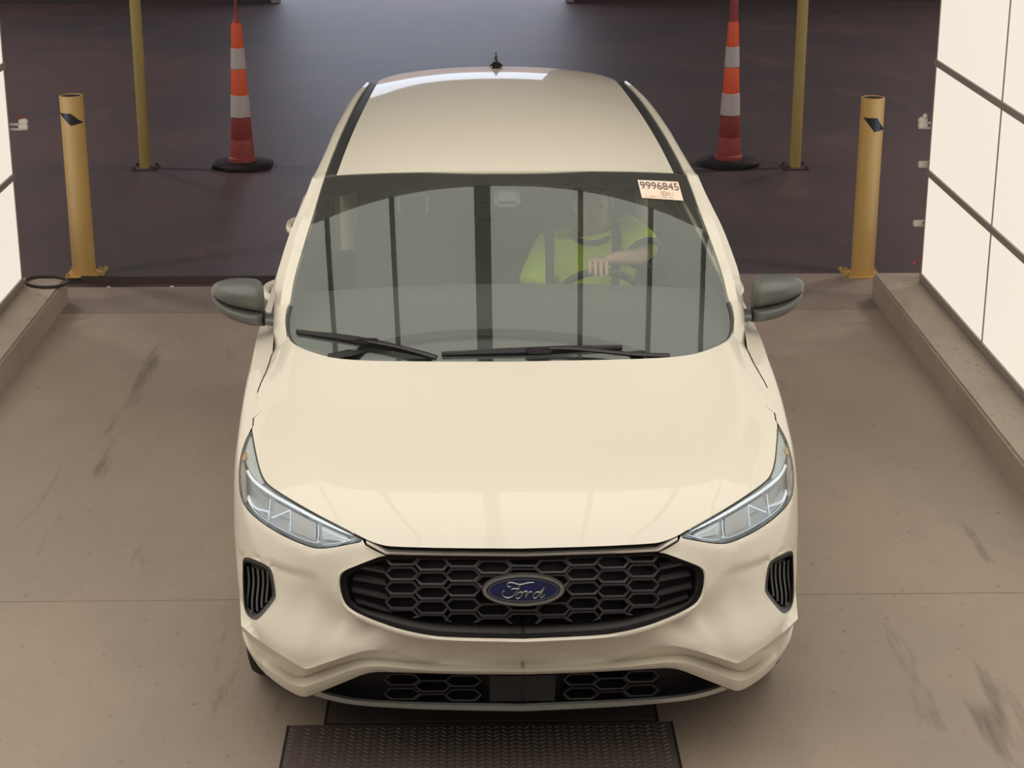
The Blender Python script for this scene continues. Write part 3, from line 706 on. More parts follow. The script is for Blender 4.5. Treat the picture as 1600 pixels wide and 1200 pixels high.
# ---- headlights
lamps = [empty('headlight', parent=car) for _ in (0, 1)]
lc = lampb.mean(0)
def lampin(P, k): # shift the outline inwards by k pixels
    P = np.array(P); T = np.roll(P, -1, 0) - np.roll(P, 1, 0); T /= np.linalg.norm(T, axis=1)[:, None] + 1e-9; N = np.stack([-T[:, 1], T[:, 0]], 1)
    q = P + N * k
    return q if inpoly(q[len(q) // 3:len(q) // 3 + 1], P)[0] else P - N * k
def cdt_px(poly, d, step, f=hits):
    return cdt_panel(poly, f(poly, d), [], [], lambda g: f(g, d), step)
V, F, lo_ = cdt_px(lampin(lampb, 1.6), .002, 12); V, F = add_rim(V, F, lo_[0], (0, .02, 0)); pair('lamp_lens', V, F, M['lens'], parents=lamps)
V, F, lo_ = cdt_px(lampb, .060, 12); pair('lamp_housing', V, F, M['lamp_house'], parents=lamps)
n = len(lampb); RRl = [hits(lampb, .0), hits(lampin(lampb, 2.2), .008), hits(lampin(lampb, 2.6), .06)]
V = [tuple(p) for r in RRl for p in r]; F = [(i * n + j, i * n + (j + 1) % n, (i + 1) * n + (j + 1) % n, (i + 1) * n + j) for i in range(2) for j in range(n)]
pair('lamp_seal', V, F, M['black_plastic'], parents=lamps)
def lamp_patch(name, poly, d, m, step=8, dd=None, it=1):
    q = smoothpix(poly, max(24, len(poly) * 5), it, True) if it else resample(poly, len(poly) * 5, True); V, F, lo_ = cdt_px(q, d, step); V, F = add_rim(V, F, lo_[0], (0, .015, 0)); return pair(name, V, F, m, parents=lamps)
def lamp_bar(name, line, w, d, m, n=24, d2=None):
    q = smoothpix(line, n, 2); T = np.gradient(q, axis=0); T /= np.linalg.norm(T, axis=1)[:, None]; N = np.stack([-T[:, 1], T[:, 0]], 1) * w / 2
    rows = [hits(q - N, d + .014), hits(q - N, d), hits(q, d - .004), hits(q + N, d), hits(q + N, d + .014)]
    V = [tuple(p) for r in rows for p in r]; F = [(i * n + j, i * n + j + 1, (i + 1) * n + j + 1, (i + 1) * n + j) for i in range(4) for j in range(n - 1)]
    return pair(name, V, F, m, parents=lamps, sharp=60)
lamp_patch('lamp_corner_insert', [(392, 680), (397, 705), (402, 726), (407, 742), (414, 756), (408, 757), (396, 744), (386, 728), (382, 712), (386, 695)], .030, M['lamp_pale'])
lamp_patch('side_reflector', [(377, 722), (382, 724), (384, 745), (385, 770), (386, 787), (381, 782), (376.5, 765), (375.5, 742)], .018, M['rose'])
lamp_patch('marker_lamp', [(378, 708), (386, 710), (385, 719), (378, 720)], .016, M['amber'])
lamp_bar('light_pipe', [(386, 735), (392, 747), (404, 758), (426, 773), (455, 789), (490, 808), (520, 822), (540, 831), (552, 835)], 5.0, .014, M['lamp_light'])
lamp_bar('lower_light_edge', [(386, 778), (394, 795), (410, 810), (440, 828), (470, 842), (492, 849), (500, 846)], 1.8, .030, M['lamp_light'])
lamp_patch('lamp_module', [(393, 764), (402, 768), (420, 779), (419, 798), (408, 797), (398, 787)], .046, M['lamp_grey'], it=0)
lamp_patch('lamp_module', [(429, 783), (453, 796), (453, 812), (428, 803)], .046, M['lamp_grey'], it=0)
lamp_patch('lamp_module', [(455, 798), (494, 818), (494, 845), (455, 829)], .040, M['lamp_grey'], it=0)
lamp_patch('lamp_module', [(503, 822), (545, 840), (540, 847), (504, 842)], .040, M['lamp_pale'], it=0)
for ln in ([(422, 780), (421, 796), (419, 813)], [(454, 797), (454, 814), (453, 830)], [(497, 820), (498, 834), (496, 848)]):
    lamp_bar('module_divider', ln, 2.0, .028, M['lamp_light'], 8)
lamp_bar('reflector_edge', [(388, 774), (392, 786), (400, 795), (411, 797), (420, 800)], 3.4, .034, M['lamp_light'], 14)
lamp_bar('reflector_edge', [(424, 809), (438, 804), (453, 797)], 2.6, .034, M['lamp_light'], 10)
lamp_bar('reflector_edge', [(504, 851), (525, 849), (548, 845), (556, 840)], 1.8, .030, M['lamp_light'], 10)
lamp_bar('reflector_edge', [(503, 826), (525, 838), (550, 844)], 1.6, .034, M['lamp_light'], 10)
#PART3

# ------------------------------------------------------------------ hood, glass, roof: height fields z(x, y) hit by the measured contours
zc_glass = pchip([1.0, 1.18, 1.35, 1.55, 1.75, 1.95, 2.15], [.93, 1.06, 1.178, 1.312, 1.438, 1.555, 1.662])
zc_roof = pchip([1.8, 1.95, 2.1, 2.35, 2.6, 3.0, 3.4, 3.7, 3.95, 4.2, 4.4], [1.515, 1.562, 1.593, 1.630, 1.655, 1.676, 1.680, 1.668, 1.644, 1.600, 1.550])
def Zg(x, y): a = np.abs(x); return zc_glass(y) - .062 * (a / .65)**2.2
def Zr(x, y): a = np.abs(x); return zc_roof(y) - .055 * (a / .58)**2.3
def hitz(uv, fz, dz=0, y0=.0, y1=5.2):
    uv = np.atleast_2d(np.array(uv, float)); D = rays(uv); ys = np.linspace(y0, y1, 900); out = []
    for i in range(len(uv)):
        P = EYE + D[i] * ((ys - EYE[1]) / D[i, 1])[:, None]; f = P[:, 2] - (fz(P[:, 0], P[:, 1]) + dz)
        k = np.where((f[:-1] > 0) & (f[1:] <= 0))[0]
        if len(k): k = k[0]; t = f[k] / (f[k] - f[k + 1]); out.append(P[k] * (1 - t) + P[k + 1] * t)
        else: out.append(P[np.argmin(np.abs(f))])
    return np.array(out)
def sym_panel(name, contour3, fz, step, m, rim=None, closed_center=True, holes=None, parent=car, fzi=None, sharp=50):
    P = np.array(contour3); P[np.abs(P[:, 0]) < .008, 0] = 0
    if P[0, 0] != 0 or P[-1, 0] != 0: raise Exception(name + ' centre')
    a, b = P[-1], P[0]; n = max(2, int(np.linalg.norm(a - b) / step)); t = np.linspace(0, 1, n + 1)[1:-1, None]; cl = a * (1 - t) + b * t
    cl[:, 2] = fz(cl[:, 0], cl[:, 1])
    O = np.vstack([P, cl]); 
    def inter(g): g = np.atleast_2d(g); return np.stack([g[:, 0], g[:, 1], fz(g[:, 0], g[:, 1])], 1)
    V, F, loops = cdt_panel(O[:, :2], O, [], [], inter, step)
    F = orient(V, F, np.array((0, -.2, 1)))
    if rim:
        L = loops[0][:len(P)]; V, F = add_rim(V, F, L, rim, closed=False)
    V, F = mirror_vf(V, F); return tomesh(name, V, F, m, parent, True, sharp)

# hood
hf = smoothpix(L_HOODF, 70, 1); P_hf = close_center(hits(hf, -.003)); P_hf[-1, 0] = 0
side_px = smoothpix([(394, 671), (394.5, 655), (396.5, 632), (401, 612), (408, 595), (416, 578), (422, 560), (426, 540), (428, 522)], 22, 1)
P_hs = hits(side_px, -.002)
base_px = smoothpix([(447, 516), (450, 527), (456, 536), (470, 544), (495, 553), (520, 559.5), (560, 563.2), (620, 564.6), (700, 565), (797, 565)], 40, 1)
def zcowl(x): return 1.066 + .020 * (np.abs(x) / .8)**2
Pb = []
for u, v in base_px:
    z = 1.066
    for _ in range(6): p = atZ(u, v, z); z = zcowl(p[0])
    Pb.append(p)
P_hb = close_center(np.array(Pb)); P_hb[-1, 0] = 0
P_corner = hits([(432, 519.0)], -.002); P_corner[0, 2] = (P_hs[-1, 2] * .7 + P_hb[0, 2] * .3); P_corner[0, :2] = P_hs[-1, :2] * .7 + P_hb[0, :2] * .3
print('hood side', P_hs[[0, 6, 12, 18, 21]].round(3).tolist(), 'base', P_hb[[0, 10, 39]].round(3).tolist())
ctrl = [(0, .30, .898), (0, .5, .944), (0, .75, .992), (0, .95, 1.028), (.25, .3, .897), (.25, .5, .943), (.25, .75, .990), (.25, .95, 1.024), (.5, .40, .912), (.5, .6, .955), (.5, .8, .99), (.5, 1.0, 1.022),
        (.68, .6, .930), (.68, .8, .972), (.68, 1.0, 1.008), (.80, 1.0, .978), (.80, 1.2, 1.02)]
allc = np.vstack([P_hf[::7], P_hs[3::5], P_hb[::6]])
X_ = [(p[0], p[1]) for p in allc] + [(-p[0], p[1]) for p in allc if p[0] < -.01] + [(-a, b) for a, b, _ in ctrl] + [(a, b) for a, b, _ in ctrl if a > 0]
Z_ = [p[2] for p in allc] + [p[2] for p in allc if p[0] < -.01] + [c for *_, c in ctrl] + [c for a, _, c in ctrl if a > 0]
_all = np.vstack([P_hf[::2], P_hs[::1], P_hb[::2], np.array([(-a, b, c) for a, b, c in ctrl])])
_pw = [(i, k) for i in (0, 2, 4, 6) for k in range(6 if i < 2 else (4 if i < 6 else 3))]
def _basis(x, y): return np.stack([(np.abs(x) / .9)**i * (y - .7)**k for i, k in _pw], 1)
_w = np.r_[np.full(len(_all) - len(ctrl), 1.), np.full(len(ctrl), .35)]
_cf = np.linalg.lstsq(_basis(_all[:, 0], _all[:, 1]) * _w[:, None], _all[:, 2] * _w, rcond=None)[0]
def hoodr(q): return (_basis(q[:, 0], q[:, 1]) @ _cf)[:, None]
cr = pchip([.2, .45, .7, .95, 1.2, 1.5], [.56, .64, .70, .745, .775, .80])
def Zhood(x, y):
    x = np.asarray(x, float); y = np.asarray(y, float)
    z = hoodr(np.stack([np.ravel(x), np.ravel(y)], 1))[:, 0].reshape(x.shape)
    amp = .010 * np.clip((y - .35) / .3, 0, 1) * np.clip((1.5 - y) / .2, 0, 1)
    return z + amp * np.exp(-((np.abs(x) - cr(y)) / .035)**2)
P_hsi = P_hs + np.stack([np.full(len(P_hs), .0045), np.zeros(len(P_hs)), np.zeros(len(P_hs))], 1)
hood_c = np.vstack([P_hf[::-1], P_hsi[1:], P_corner, P_hb])
dev = hood_c[:, 2] - Zhood(hood_c[:, 0], hood_c[:, 1]); print('hood edge dev', np.abs(dev).max(), dev[::8].round(3).tolist())
_hb, _hd = hood_c[:, :2], dev
def Zhood2(x, y):   # carry the small edge deviations smoothly a few centimetres inwards
    x = np.atleast_1d(np.asarray(x, float)); y = np.atleast_1d(np.asarray(y, float)); q = np.stack([-np.abs(x), y], 1)
    D_ = np.linalg.norm(q[:, None] - _hb[None], axis=2); w = 1 / (D_**3 + 1e-7); m_ = (w @ _hd) / w.sum(1)
    return Zhood(x, y) + m_ * np.exp(-(D_.min(1) / .07)**2)
sym_panel('hood', hood_c, Zhood2, .028, M['paint'], rim=(0, .030, -.010))

# body sides (fender, doors, quarter) from behind the bumper to the tail
def sideX(y, z, yref):
    t = y - fQ(z); lo, hi = 0., 1.2
    for _ in range(40):
        m_ = (lo + hi) / 2
        if PP(m_, z) < t: lo = m_
        else: hi = m_
    return lo
top_y = np.r_[P_hs[::-1][:, 1][::-1], [1.7, 1.9, 2.2, 2.6, 3.0, 3.4, 3.8, 4.1, 4.3, 4.45]]
top_z = np.r_[P_hs[:, 2], [1.022, 1.024, 1.026, 1.028, 1.03, 1.03, 1.03, 1.03, 1.03, 1.02]]
ysd = np.unique(np.r_[np.arange(.60, 1.5, .03), np.arange(1.5, 4.46, .06)])
V = []; NZ = 34; ok = []
WH = [(.93, .335), (3.64, .335)]; RA = .372
order = np.argsort(top_y)
for y in ysd:
    zt = float(np.interp(y, top_y[order], top_z[order])) if y > P_hs[0, 1] else float(np.interp(y, [.6, .8], [.70, .91]))
    tp = .0 if y < 3.9 else .16 * ((y - 3.9) / .56)**2
    xtop = None
    for z in np.linspace(.24, zt, NZ):
        x = sideX(y, z, y); x = min(x, .952); x -= tp + .0015
        zz_, yy = z, y
        for wy, wz in WH:
            d = math.hypot(y - wy, z - wz)
            if d < RA: k = RA / max(d, 1e-6); yy = wy + (y - wy) * k; zz_ = wz + (z - wz) * k
        if z == zt and P_hs[0, 1] < y: x = -float(np.interp(y, P_hs[:, 1], P_hs[:, 0])) - .0005 + (0 if y < P_hs[-1, 1] else .010 * min(1, (y - P_hs[-1, 1]) / .3) - (tp if y > 3.9 else 0))
        V.append((-x, yy, zz_)); ok.append((yy, zz_) == (y, z))
F = []
for i in range(len(ysd) - 1):
    for j in range(NZ - 1):
        q = (i * NZ + j, i * NZ + j + 1, (i + 1) * NZ + j + 1, (i + 1) * NZ + j)
        if any(ok[k] for k in q): F.append(q)
pair('body_side', V, F, M['paint'], ref=(-1, 0, 0))
topline = [V[i * NZ + NZ - 1] for i in range(len(ysd))]

# windshield
E1 = [(447, 517), (445, 500), (448, 477.5), (452.5, 477), (459, 435), (469, 400), (481, 360), (489, 335), (499, 300), (507, 275)]
E2 = [(438, 519), (436, 500), (437, 485), (438, 477), (444, 435), (454, 400), (464, 360), (476, 335), (490, 300), (500, 275)]
E3 = [(428, 521), (427.5, 500), (428, 485), (428.5, 477), (431, 435), (441, 400), (454, 360), (465, 335), (480, 300), (488, 277)]
gl_top = [(507, 276), (526, 274), (560, 272), (620, 270), (700, 268.5), (791, 268)]
gl_side = smoothpix(E1[3:][::-1], 24, 1); gl_side = np.vstack([gl_side, [(447.5, 478), (445, 500), (446, 518)]])
gl_base = smoothpix([(446, 522), (456, 540), (470, 550), (495, 559), (520, 565), (560, 569), (620, 571), (700, 571.5), (797, 572)], 30, 1)
P_gt = hitz(smoothpix(gl_top, 24, 0), Zg, 0, 1.0, 3.0); P_gs = hitz(gl_side, Zg, 0, 1.0, 3.0); P_gb = hitz(gl_base, Zg, 0, .9, 3.0)
P_gt = close_center(P_gt); P_gb = close_center(P_gb); P_gt[-1, 0] = P_gb[-1, 0] = 0
glass_c = np.vstack([P_gb[::-1], P_gs[::-1][1:-1], P_gt])
sym_panel('windshield', glass_c, Zg, .04, M['windshield'])
print('glass top', P_gt[[0, 12, 23]].round(3).tolist(), 'base', P_gb[[0, 15, 29]].round(3).tolist())
# printed black border inside the glass
fr_in = smoothpix([(462, 548), (458, 520), (461, 480), (468, 440), (477, 395), (486, 345), (492, 330), (503, 319), (522, 309), (550, 302), (590, 297.5), (650, 294.5), (720, 292.5), (793, 292)], 90, 1)
fr_out = smoothpix([(447, 536), (446, 515), (452, 480), (459, 437), (469, 401), (481, 361), (488, 338), (495, 312), (507, 277), (530, 274), (600, 271), (700, 269), (793, 268.5)], 90, 0)
a = close_center(hitz(fr_in, Zg, -.004, .9, 3)); b = close_center(hitz(fr_out, Zg, -.004, .9, 3))
tk = 24
V, F = strips(b[tk:], a[tk:]); sym('glass_border', V, F, M['frit'], ref=(0, 0, 1))
# lower black border below the wipers and cowl tray
V, F = strips(P_gb + (0, .0, -.012), close_center(hitz(smoothpix([(452, 530), (470, 541), (495, 549), (520, 555), (560, 559), (620, 560.5), (700, 561), (797, 561.5)], 30, 1), Zg, -.006, .9, 3)))
sym('glass_border', V, F, M['frit'], ref=(0, 0, 1))

# A pillars with roof rails
dt_out = [(507, 275), (510.5, 265), (517, 247), (527, 222), (536, 201), (546, 180), (556, 160), (566, 143), (577, 129.5)]
dt_sil = [(488, 279), (495, 266), (503, 249), (512.5, 228), (521, 207), (532, 186), (544, 163), (556, 146), (572, 131)]
n1 = 40; e1, e2, e3 = (smoothpix(E, n1, 1) for E in (E1, E2, E3))
p1 = hitz(e1, Zg, .006, .9, 3); 
p2 = np.array([atY(u, v, y) for (u, v), y in zip(e2, p1[:, 1] + .012)]); p3 = np.array([atY(u, v, y) for (u, v), y in zip(e3, p1[:, 1] + .07)])
p0 = p1 + (0.004, .004, -.022)
q1 = smoothpix(dt_out, n1, 1); q3 = smoothpix(dt_sil, n1, 1); r1 = hitz(q1, Zr, .004, 1.8, 4.6)
r3 = np.array([atY(u, v, y) for (u, v), y in zip(q3, r1[:, 1] + .03)]); r2 = r1 * .5 + r3 * .5 + (-.002, 0, .006); r0 = r1 + (.002, 0, -.02)
def back(P, k=1): return P + np.stack([np.full(len(P), .004), np.full(len(P), .05 * k), np.full(len(P), -.05)], 1)
rowsP = [np.vstack([a_, b_[1:]]) for a_, b_ in ((p0, r0), (p1, r1), (p2, r2), (p3, r3), (back(p3), r3 + (-.016, 0, -.045)), (p3 + (.04, .06, -.02), r3 + (.01, 0, -.07)))]
rowsP = [np.vstack([r[0] + (r[0] - r[3]) * k_ + (0, .01, -.01) for k_ in (1.6, .8)] + [r]) for r in rowsP]
n = len(rowsP[0]); V = [tuple(p) for r in rowsP for p in r]; F = [(i * n + j, i * n + j + 1, (i + 1) * n + j + 1, (i + 1) * n + j) for i in range(5) for j in range(n - 1)]
pair('pillar', V, F, M['paint'], ref=(-.5, -.5, 1), sharp=38)
tl_ = np.array(topline); kk = [i for i in range(n1) if p3[i, 1] < 1.86]
sa = np.array([p3[i] for i in kk]); sb = np.array([(np.interp(p[1], tl_[:, 1], tl_[:, 0]), p[1], np.interp(p[1], tl_[:, 1], tl_[:, 2])) for p in sa])
sa = np.vstack([sa[0] + (0, -.08, -.05), sa]); sb = np.vstack([sb[0] + (0, -.08, -.008), sb])
V, F = strips(sa, sb); pair('door_sail', V, F, M['paint'], ref=(-1, 0, .3))
# black seal between glass edge and pillar foot
sl = smoothpix([(452, 478), (447, 495), (447, 515), (452, 530), (458, 538)], 14, 1)
for w, pp in ((4.5, sl),):
    A_ = hitz(pp, Zg, .005, .9, 3); B_ = hitz(pp + (w, 0), Zg, .004, .9, 3); V, F = strips(A_, B_); pair('glass_seal', V, F, M['black_plastic'], ref=(0, -.3, 1))
# greenhouse sides: dark glass with black pillars
yb = [1.62, 1.9, 2.3, 2.7, 3.1, 3.5, 3.9, 4.2, 4.36]
def railpt(y):
    k = np.argsort(rowsP[4][:, 1]); return np.array([np.interp(y, rowsP[4][k, 1], rowsP[4][k, i]) for i in range(3)])
rows = []
for t in np.linspace(0, 1, 7):
    r = []
    for y in yb:
        bt = np.array([-.90 + (0 if y < 3.9 else .2 * (y - 3.9)), y, 1.028]); 
        tp = railpt(y) + (.006, 0, 0) if y < 3.75 else np.array([-.585 + .05 * (y - 3.75), y, Zr(-.6, y) - .10])
        tp = np.array([tp[0], y, max(tp[2], 1.03)]); p = bt * (1 - t) + tp * t; p[0] -= .015 * math.sin(math.pi * t); r.append(p)
    rows.append(r)
n = len(yb); V = [tuple(p) for r in rows for p in r]; F = [(i * n + j, i * n + j + 1, (i + 1) * n + j + 1, (i + 1) * n + j) for i in range(6) for j in range(n - 1)]
pair('side_window', V, F, M['side_glass'], ref=(-1, 0, 0))
for yy_, w in ((2.86, .06), (3.72, .07), (4.3, .14)):
    V = []; 
    for t in np.linspace(0, 1, 7):
        for q in (-w, w):
            bt = np.array([-.905, yy_ + q, 1.03]); tp = railpt(min(yy_, 3.7) + q * .6) + (-.002, 0, 0)
            if yy_ > 3.75: tp = np.array([-.555, yy_ - .1 + q, Zr(-.6, yy_) - .10]); bt[0] = -.83
            p = bt * (1 - t) + tp * t; p[0] -= .020 * math.sin(math.pi * t); V.append(tuple(p))
    F = [(2 * i, 2 * i + 1, 2 * i + 3, 2 * i + 2) for i in range(6)]; pair('door_pillar', V, F, M['black_gloss'] if yy_ < 4 else M['paint'], ref=(-1, 0, 0))
V = []; 
for p in [q for q in topline if q[1] > 1.45]: V += [p, (-.86 + max(0, (p[1] - 3.9)) * .2, p[1], 1.03)]
F = [(2 * i, 2 * i + 1, 2 * i + 3, 2 * i + 2) for i in range(len(V) // 2 - 1)]; pair('belt_moulding', V, F, M['black_plastic'], ref=(0, 0, 1))

# roof
ditch_in = smoothpix([(526, 273.5), (538, 240), (553, 203), (570, 167), (580, 147), (588.5, 132)], 26, 1)
roof_f = smoothpix([(526, 273.5), (560, 271.2), (620, 269.2), (700, 267.8), (791, 267)], 26, 0)
P_di = hitz(ditch_in, Zr, 0, 1.7, 4.6); P_rf = close_center(hitz(roof_f, Zr, 0, 1.7, 4.6)); P_rf[-1, 0] = 0
last = P_di[-1]; yy2 = np.linspace(last[1], 4.25, 10)[1:]; ext = np.array([(last[0] * (1 - .25 * ((y - last[1]) / .8)**2), y, Zr(last[0], y)) for y in yy2])
xr = np.linspace(ext[-1][0], 0, 14)[1:]; rear = np.array([(x, 4.25 + .11 * (1 - (x / ext[-1][0])**2), 0) for x in xr]); rear[:, 2] = Zr(rear[:, 0], rear[:, 1])
roof_c = np.vstack([P_rf[::-1], P_di[1:], ext, rear])
print('roof ditch end', last.round(3), 'front', P_rf[0].round(3))
sym_panel('roof', roof_c, Zr, .06, M['paint'], rim=(0, 0, -.03))
# ditch strip (black), slightly sunk, with a thin bright edge
qo = smoothpix(dt_out, 30, 1); qi = smoothpix(ditch_in, 30, 0); A_ = hitz(qi + (-.8, 0), Zr, -.010, 1.7, 4.6); B_ = hitz(qo + (1.2, 0), Zr, -.004, 1.7, 4.6); Cc = A_ * .62 + B_ * .38; Cc[:, 2] += .003
V = [tuple(p) for r in (A_ + (.004, 0, -.015), A_, Cc, B_, B_ + (-.003, 0, -.012)) for p in r]; F = [(i * 30 + j, i * 30 + j + 1, (i + 1) * 30 + j + 1, (i + 1) * 30 + j) for i in range(4) for j in range(29)]
pair('roof_rail', V, F, M['trim_grey'], ref=(0, 0, 1), sharp=25)
# tail: hatch, rear window, closing the shell
rows = []
for z, y, w in ((1.49, 4.27, .50), (1.44, 4.33, .56), (1.30, 4.46, .70), (1.06, 4.54, .80), (.80, 4.58, .84), (.45, 4.60, .84), (.28, 4.50, .80)):
    rows.append([(-w + w * t, y + .0 - .12 * (1 - t)**3 if z < 1.2 else y - .05 * (1 - t)**3, z) for t in np.linspace(0, 1, 12)])
n = 12
V = [p for r in rows for p in r]; F = [(i * n + j, i * n + j + 1, (i + 1) * n + j + 1, (i + 1) * n + j) for i in (2, 3, 4, 5) for j in range(n - 1)]; F0 = [(i * n + j, i * n + j + 1, (i + 1) * n + j + 1, (i + 1) * n + j) for i in (0, 1) for j in range(n - 1)]
sym('tailgate', V, F, M['paint'], ref=(0, 1, 0)); sym('rear_window', V[:3 * n], F0, M['side_glass'], ref=(0, 1, 0))
box('underbody', (-.80, .55, .20), (.80, 4.45, .34), M['dark_void'], car)
box('engine_bay', (-.70, .32, .34), (.70, 1.30, .78), M['dark_void'], car)
for s in (-1, 1): 
    a_, b_ = sorted((s * .74, s * .868)); box('sill', (a_, 1.32, .20), (b_, 3.25, .30), M['black_plastic'], car, .02)
box('firewall', (-.78, 1.16, .3), (.78, 1.20, 1.0), M['dark_void'], car)
# antenna
bm = bmesh.new()
prof = [(.0, .0), (.075, .012), (.10, .022), (.085, .03), (.03, .05), (.012, .07)]
pa = atY(773, 112, 3.80); pa[0] = 0; pa[2] = float(Zr(0., pa[1])); 
rows = []
for t, hw, z0 in ((0, .030, -.005), (.25, .030, .010), (.4, .018, .018), (.6, .009, .036), (.85, .005, .056), (1, .002, .064)):
    cy = pa[1] + .02 + .05 * t; ly = .075 * (1 - t * .85)
    rows.append([(hw * math.cos(a_), cy + ly * math.sin(a_), pa[2] + z0) for a_ in np.linspace(0, 2 * math.pi, 16, endpoint=False)])
V = [p for r in rows for p in r] + [(0, rows[-1][0][1], pa[2] + .066)]; F = [(i * 16 + j, i * 16 + (j + 1) % 16, (i + 1) * 16 + (j + 1) % 16, (i + 1) * 16 + j) for i in range(5) for j in range(16)] + [(80 + j, 80 + (j + 1) % 16, 96) for j in range(16)]
tomesh('roof_antenna', V, orient(V, F, np.array((0, -1, 0))) if False else F, M['black_gloss'], car, True, 60); bm.free()

# door handles
for s in (-1, 1):
    for yh in (2.42, 3.55):
        hd = empty('door_handle', parent=car)
        x0 = s * .945; pts = [(x0, yh - .11, .955), (x0 + s * .022, yh - .095, .957), (x0 + s * .042, yh - .05, .960), (x0 + s * .044, yh + .05, .962), (x0 + s * .022, yh + .095, .962), (x0, yh + .11, .962)]
        q = chaikin(pts, 2); V, F = tube_vf([tuple(p) for p in q], .014, 8, squash=1.3); tomesh('grip', V, F, M['paint'], hd)
        V, F = tube_vf([(x0 - s * .03, yh, .96), (x0 + s * .004, yh, .96)], .045, 14); tomesh('handle_cup', V, F, M['paint'], hd, True, 40)

# wing mirrors
mirs = [empty('wing_mirror', parent=car) for _ in (0, 1)]
mst = [ # u, v_top, v_seam, v_bottom, half depth
 (330.3, 451, 458, 461, .010), (333, 445, 464, 469, .035), (338, 441, 470, 480, .055), (346, 438, 476, 488.5, .072), (358, 435.5, 482, 497, .085), (372, 434.5, 486.5, 502.5, .092), (388, 434.8, 490, 506.5, .095), (400, 436.5, 492, 508, .092), (407, 440, 493, 508.5, .082), (411, 447, 493, 508.7, .060), (412.3, 457, 490, 508.8, .03)]
rc, rl = [], []
for u, vt, vs_, vb, hd_ in mst:
    Yc = 1.63 + .03 * (u - 330) / 80
    T = atY(u, vt, Yc); S = atY(u, vs_, Yc - hd_ * .8); Bm = atY(u, vb, Yc - hd_ * .4)
    zc_, hh = (T[2] + S[2]) / 2, (T[2] - S[2]) / 2
    rc.append([(S[0] + (T[0] - S[0]) * .5, Yc - hd_ * math.cos(a_) if math.cos(a_) > 0 else Yc - hd_ * .25 * math.cos(a_), zc_ + hh * math.copysign(abs(math.sin(a_))**.8, math.sin(a_))) for a_ in np.linspace(0, 2 * math.pi, 28, endpoint=False)])
    zb, hb = (S[2] + Bm[2]) / 2 + .003, (S[2] - Bm[2]) / 2 + .007
    rl.append([(S[0], Yc - hd_ * .9 * math.cos(a_) if math.cos(a_) > 0 else Yc - hd_ * .3 * math.cos(a_), zb + hb * math.copysign(abs(math.sin(a_))**.7, math.sin(a_))) for a_ in np.linspace(0, 2 * math.pi, 28, endpoint=False)])
def capped(rows):
    n = len(rows[0]); V = [p for r in rows for p in r]; F = [(i * n + j, i * n + (j + 1) % n, (i + 1) * n + (j + 1) % n, (i + 1) * n + j) for i in range(len(rows) - 1) for j in range(n)]
    F += [tuple(range(n)), tuple((len(rows) - 1) * n + j for j in reversed(range(n)))]; return V, F
def pair_bm(name, V, F, m, parents):
    for s in (1, -1):
        bm = bmesh.new(); vs = [bm.verts.new((v[0] * s, v[1], v[2])) for v in V]
        for f in F: bm.faces.new([vs[i] for i in f])
        frombm(name, bm, m, parents[0 if s > 0 else 1], True, 50)
pair_bm('mirror_cap', *capped(rc), M['mirror_cap'], mirs)
arm = []
for u, vt, vb in ((416, 491, 509), (424, 491, 510.5), (434, 492, 511.5), (446, 493, 512)):
    Yc = 1.62; T = atY(u, vt, Yc); Bm = atY(u, vb, Yc - .03)
    arm.append([(T[0], Yc - .05 * math.cos(a_), (T[2] + Bm[2]) / 2 + (T[2] - Bm[2]) / 2 * math.copysign(abs(math.sin(a_))**.7, math.sin(a_))) for a_ in np.linspace(0, 2 * math.pi, 28, endpoint=False)])
pair_bm('mirror_housing', *capped(rl + arm), M['mirror_cap'], mirs)
V = [(rc[5][0][0] + (x - .5) * .15, 1.665, rc[5][0][2] - .060 + z * .085) for x, z in ((0, 0), (1, 0), (1, 1), (0, 1))]
pair('mirror_glass', [(a_, 1.672, c_) for a_, b_, c_ in V], [(0, 1, 2, 3)], M['chrome'], parents=mirs, ref=(0, 1, 0))

# wipers
def on_glass(P, dz): return hitz(P, Zg, dz, .9, 3)
def wiper(blade, arm_, pivot, cap):
    w = empty('wiper', parent=car)
    b = on_glass(resample(chaikin(blade, 2), 26), .012); V, F = tube_vf([tuple(p) for p in b], [.005 + .006 * math.sin(math.pi * min(1, t * 1.0)) for t in np.linspace(0.02, .98, 26)], 6, squash=1.5); tomesh('wiper_blade', V, F, M['black_plastic'], w, True, 30)
    b2 = on_glass(resample(chaikin(blade, 2) + (0, -3.0), 26), .020); V, F = tube_vf([tuple(p) for p in b2], .0045, 6); tomesh('blade_spoiler', V, F, M['trim_grey'], w, True, 30)
    a_ = on_glass(resample(chaikin(arm_, 2), 18), .034); V, F = tube_vf([tuple(p) for p in a_], [.006 + .006 * t for t in np.linspace(0, 1, 18)], 6, squash=.8); tomesh('wiper_arm', V, F, M['black_plastic'], w, True, 30)
    c_ = on_glass([cap], .03)[0]; bm = bmesh.new(); add_box(bm, c_ - (.045, .012, .012), c_ + (.045, .012, .010), .006); frombm('wiper_joint', bm, M['black_plastic'], w, True)
wiper([(463, 519), (520, 526), (580, 535.5), (640, 548), (674, 558)], [(572, 533), (615, 540.5), (650, 549), (682, 559)], (684, 560), (572, 533))
wiper([(690, 554), (760, 551), (830, 549), (900, 545), (972, 543.5)], [(832, 546), (884, 543.5), (940, 549), (1000, 555), (1046, 556)], (1046, 556), (842, 547))

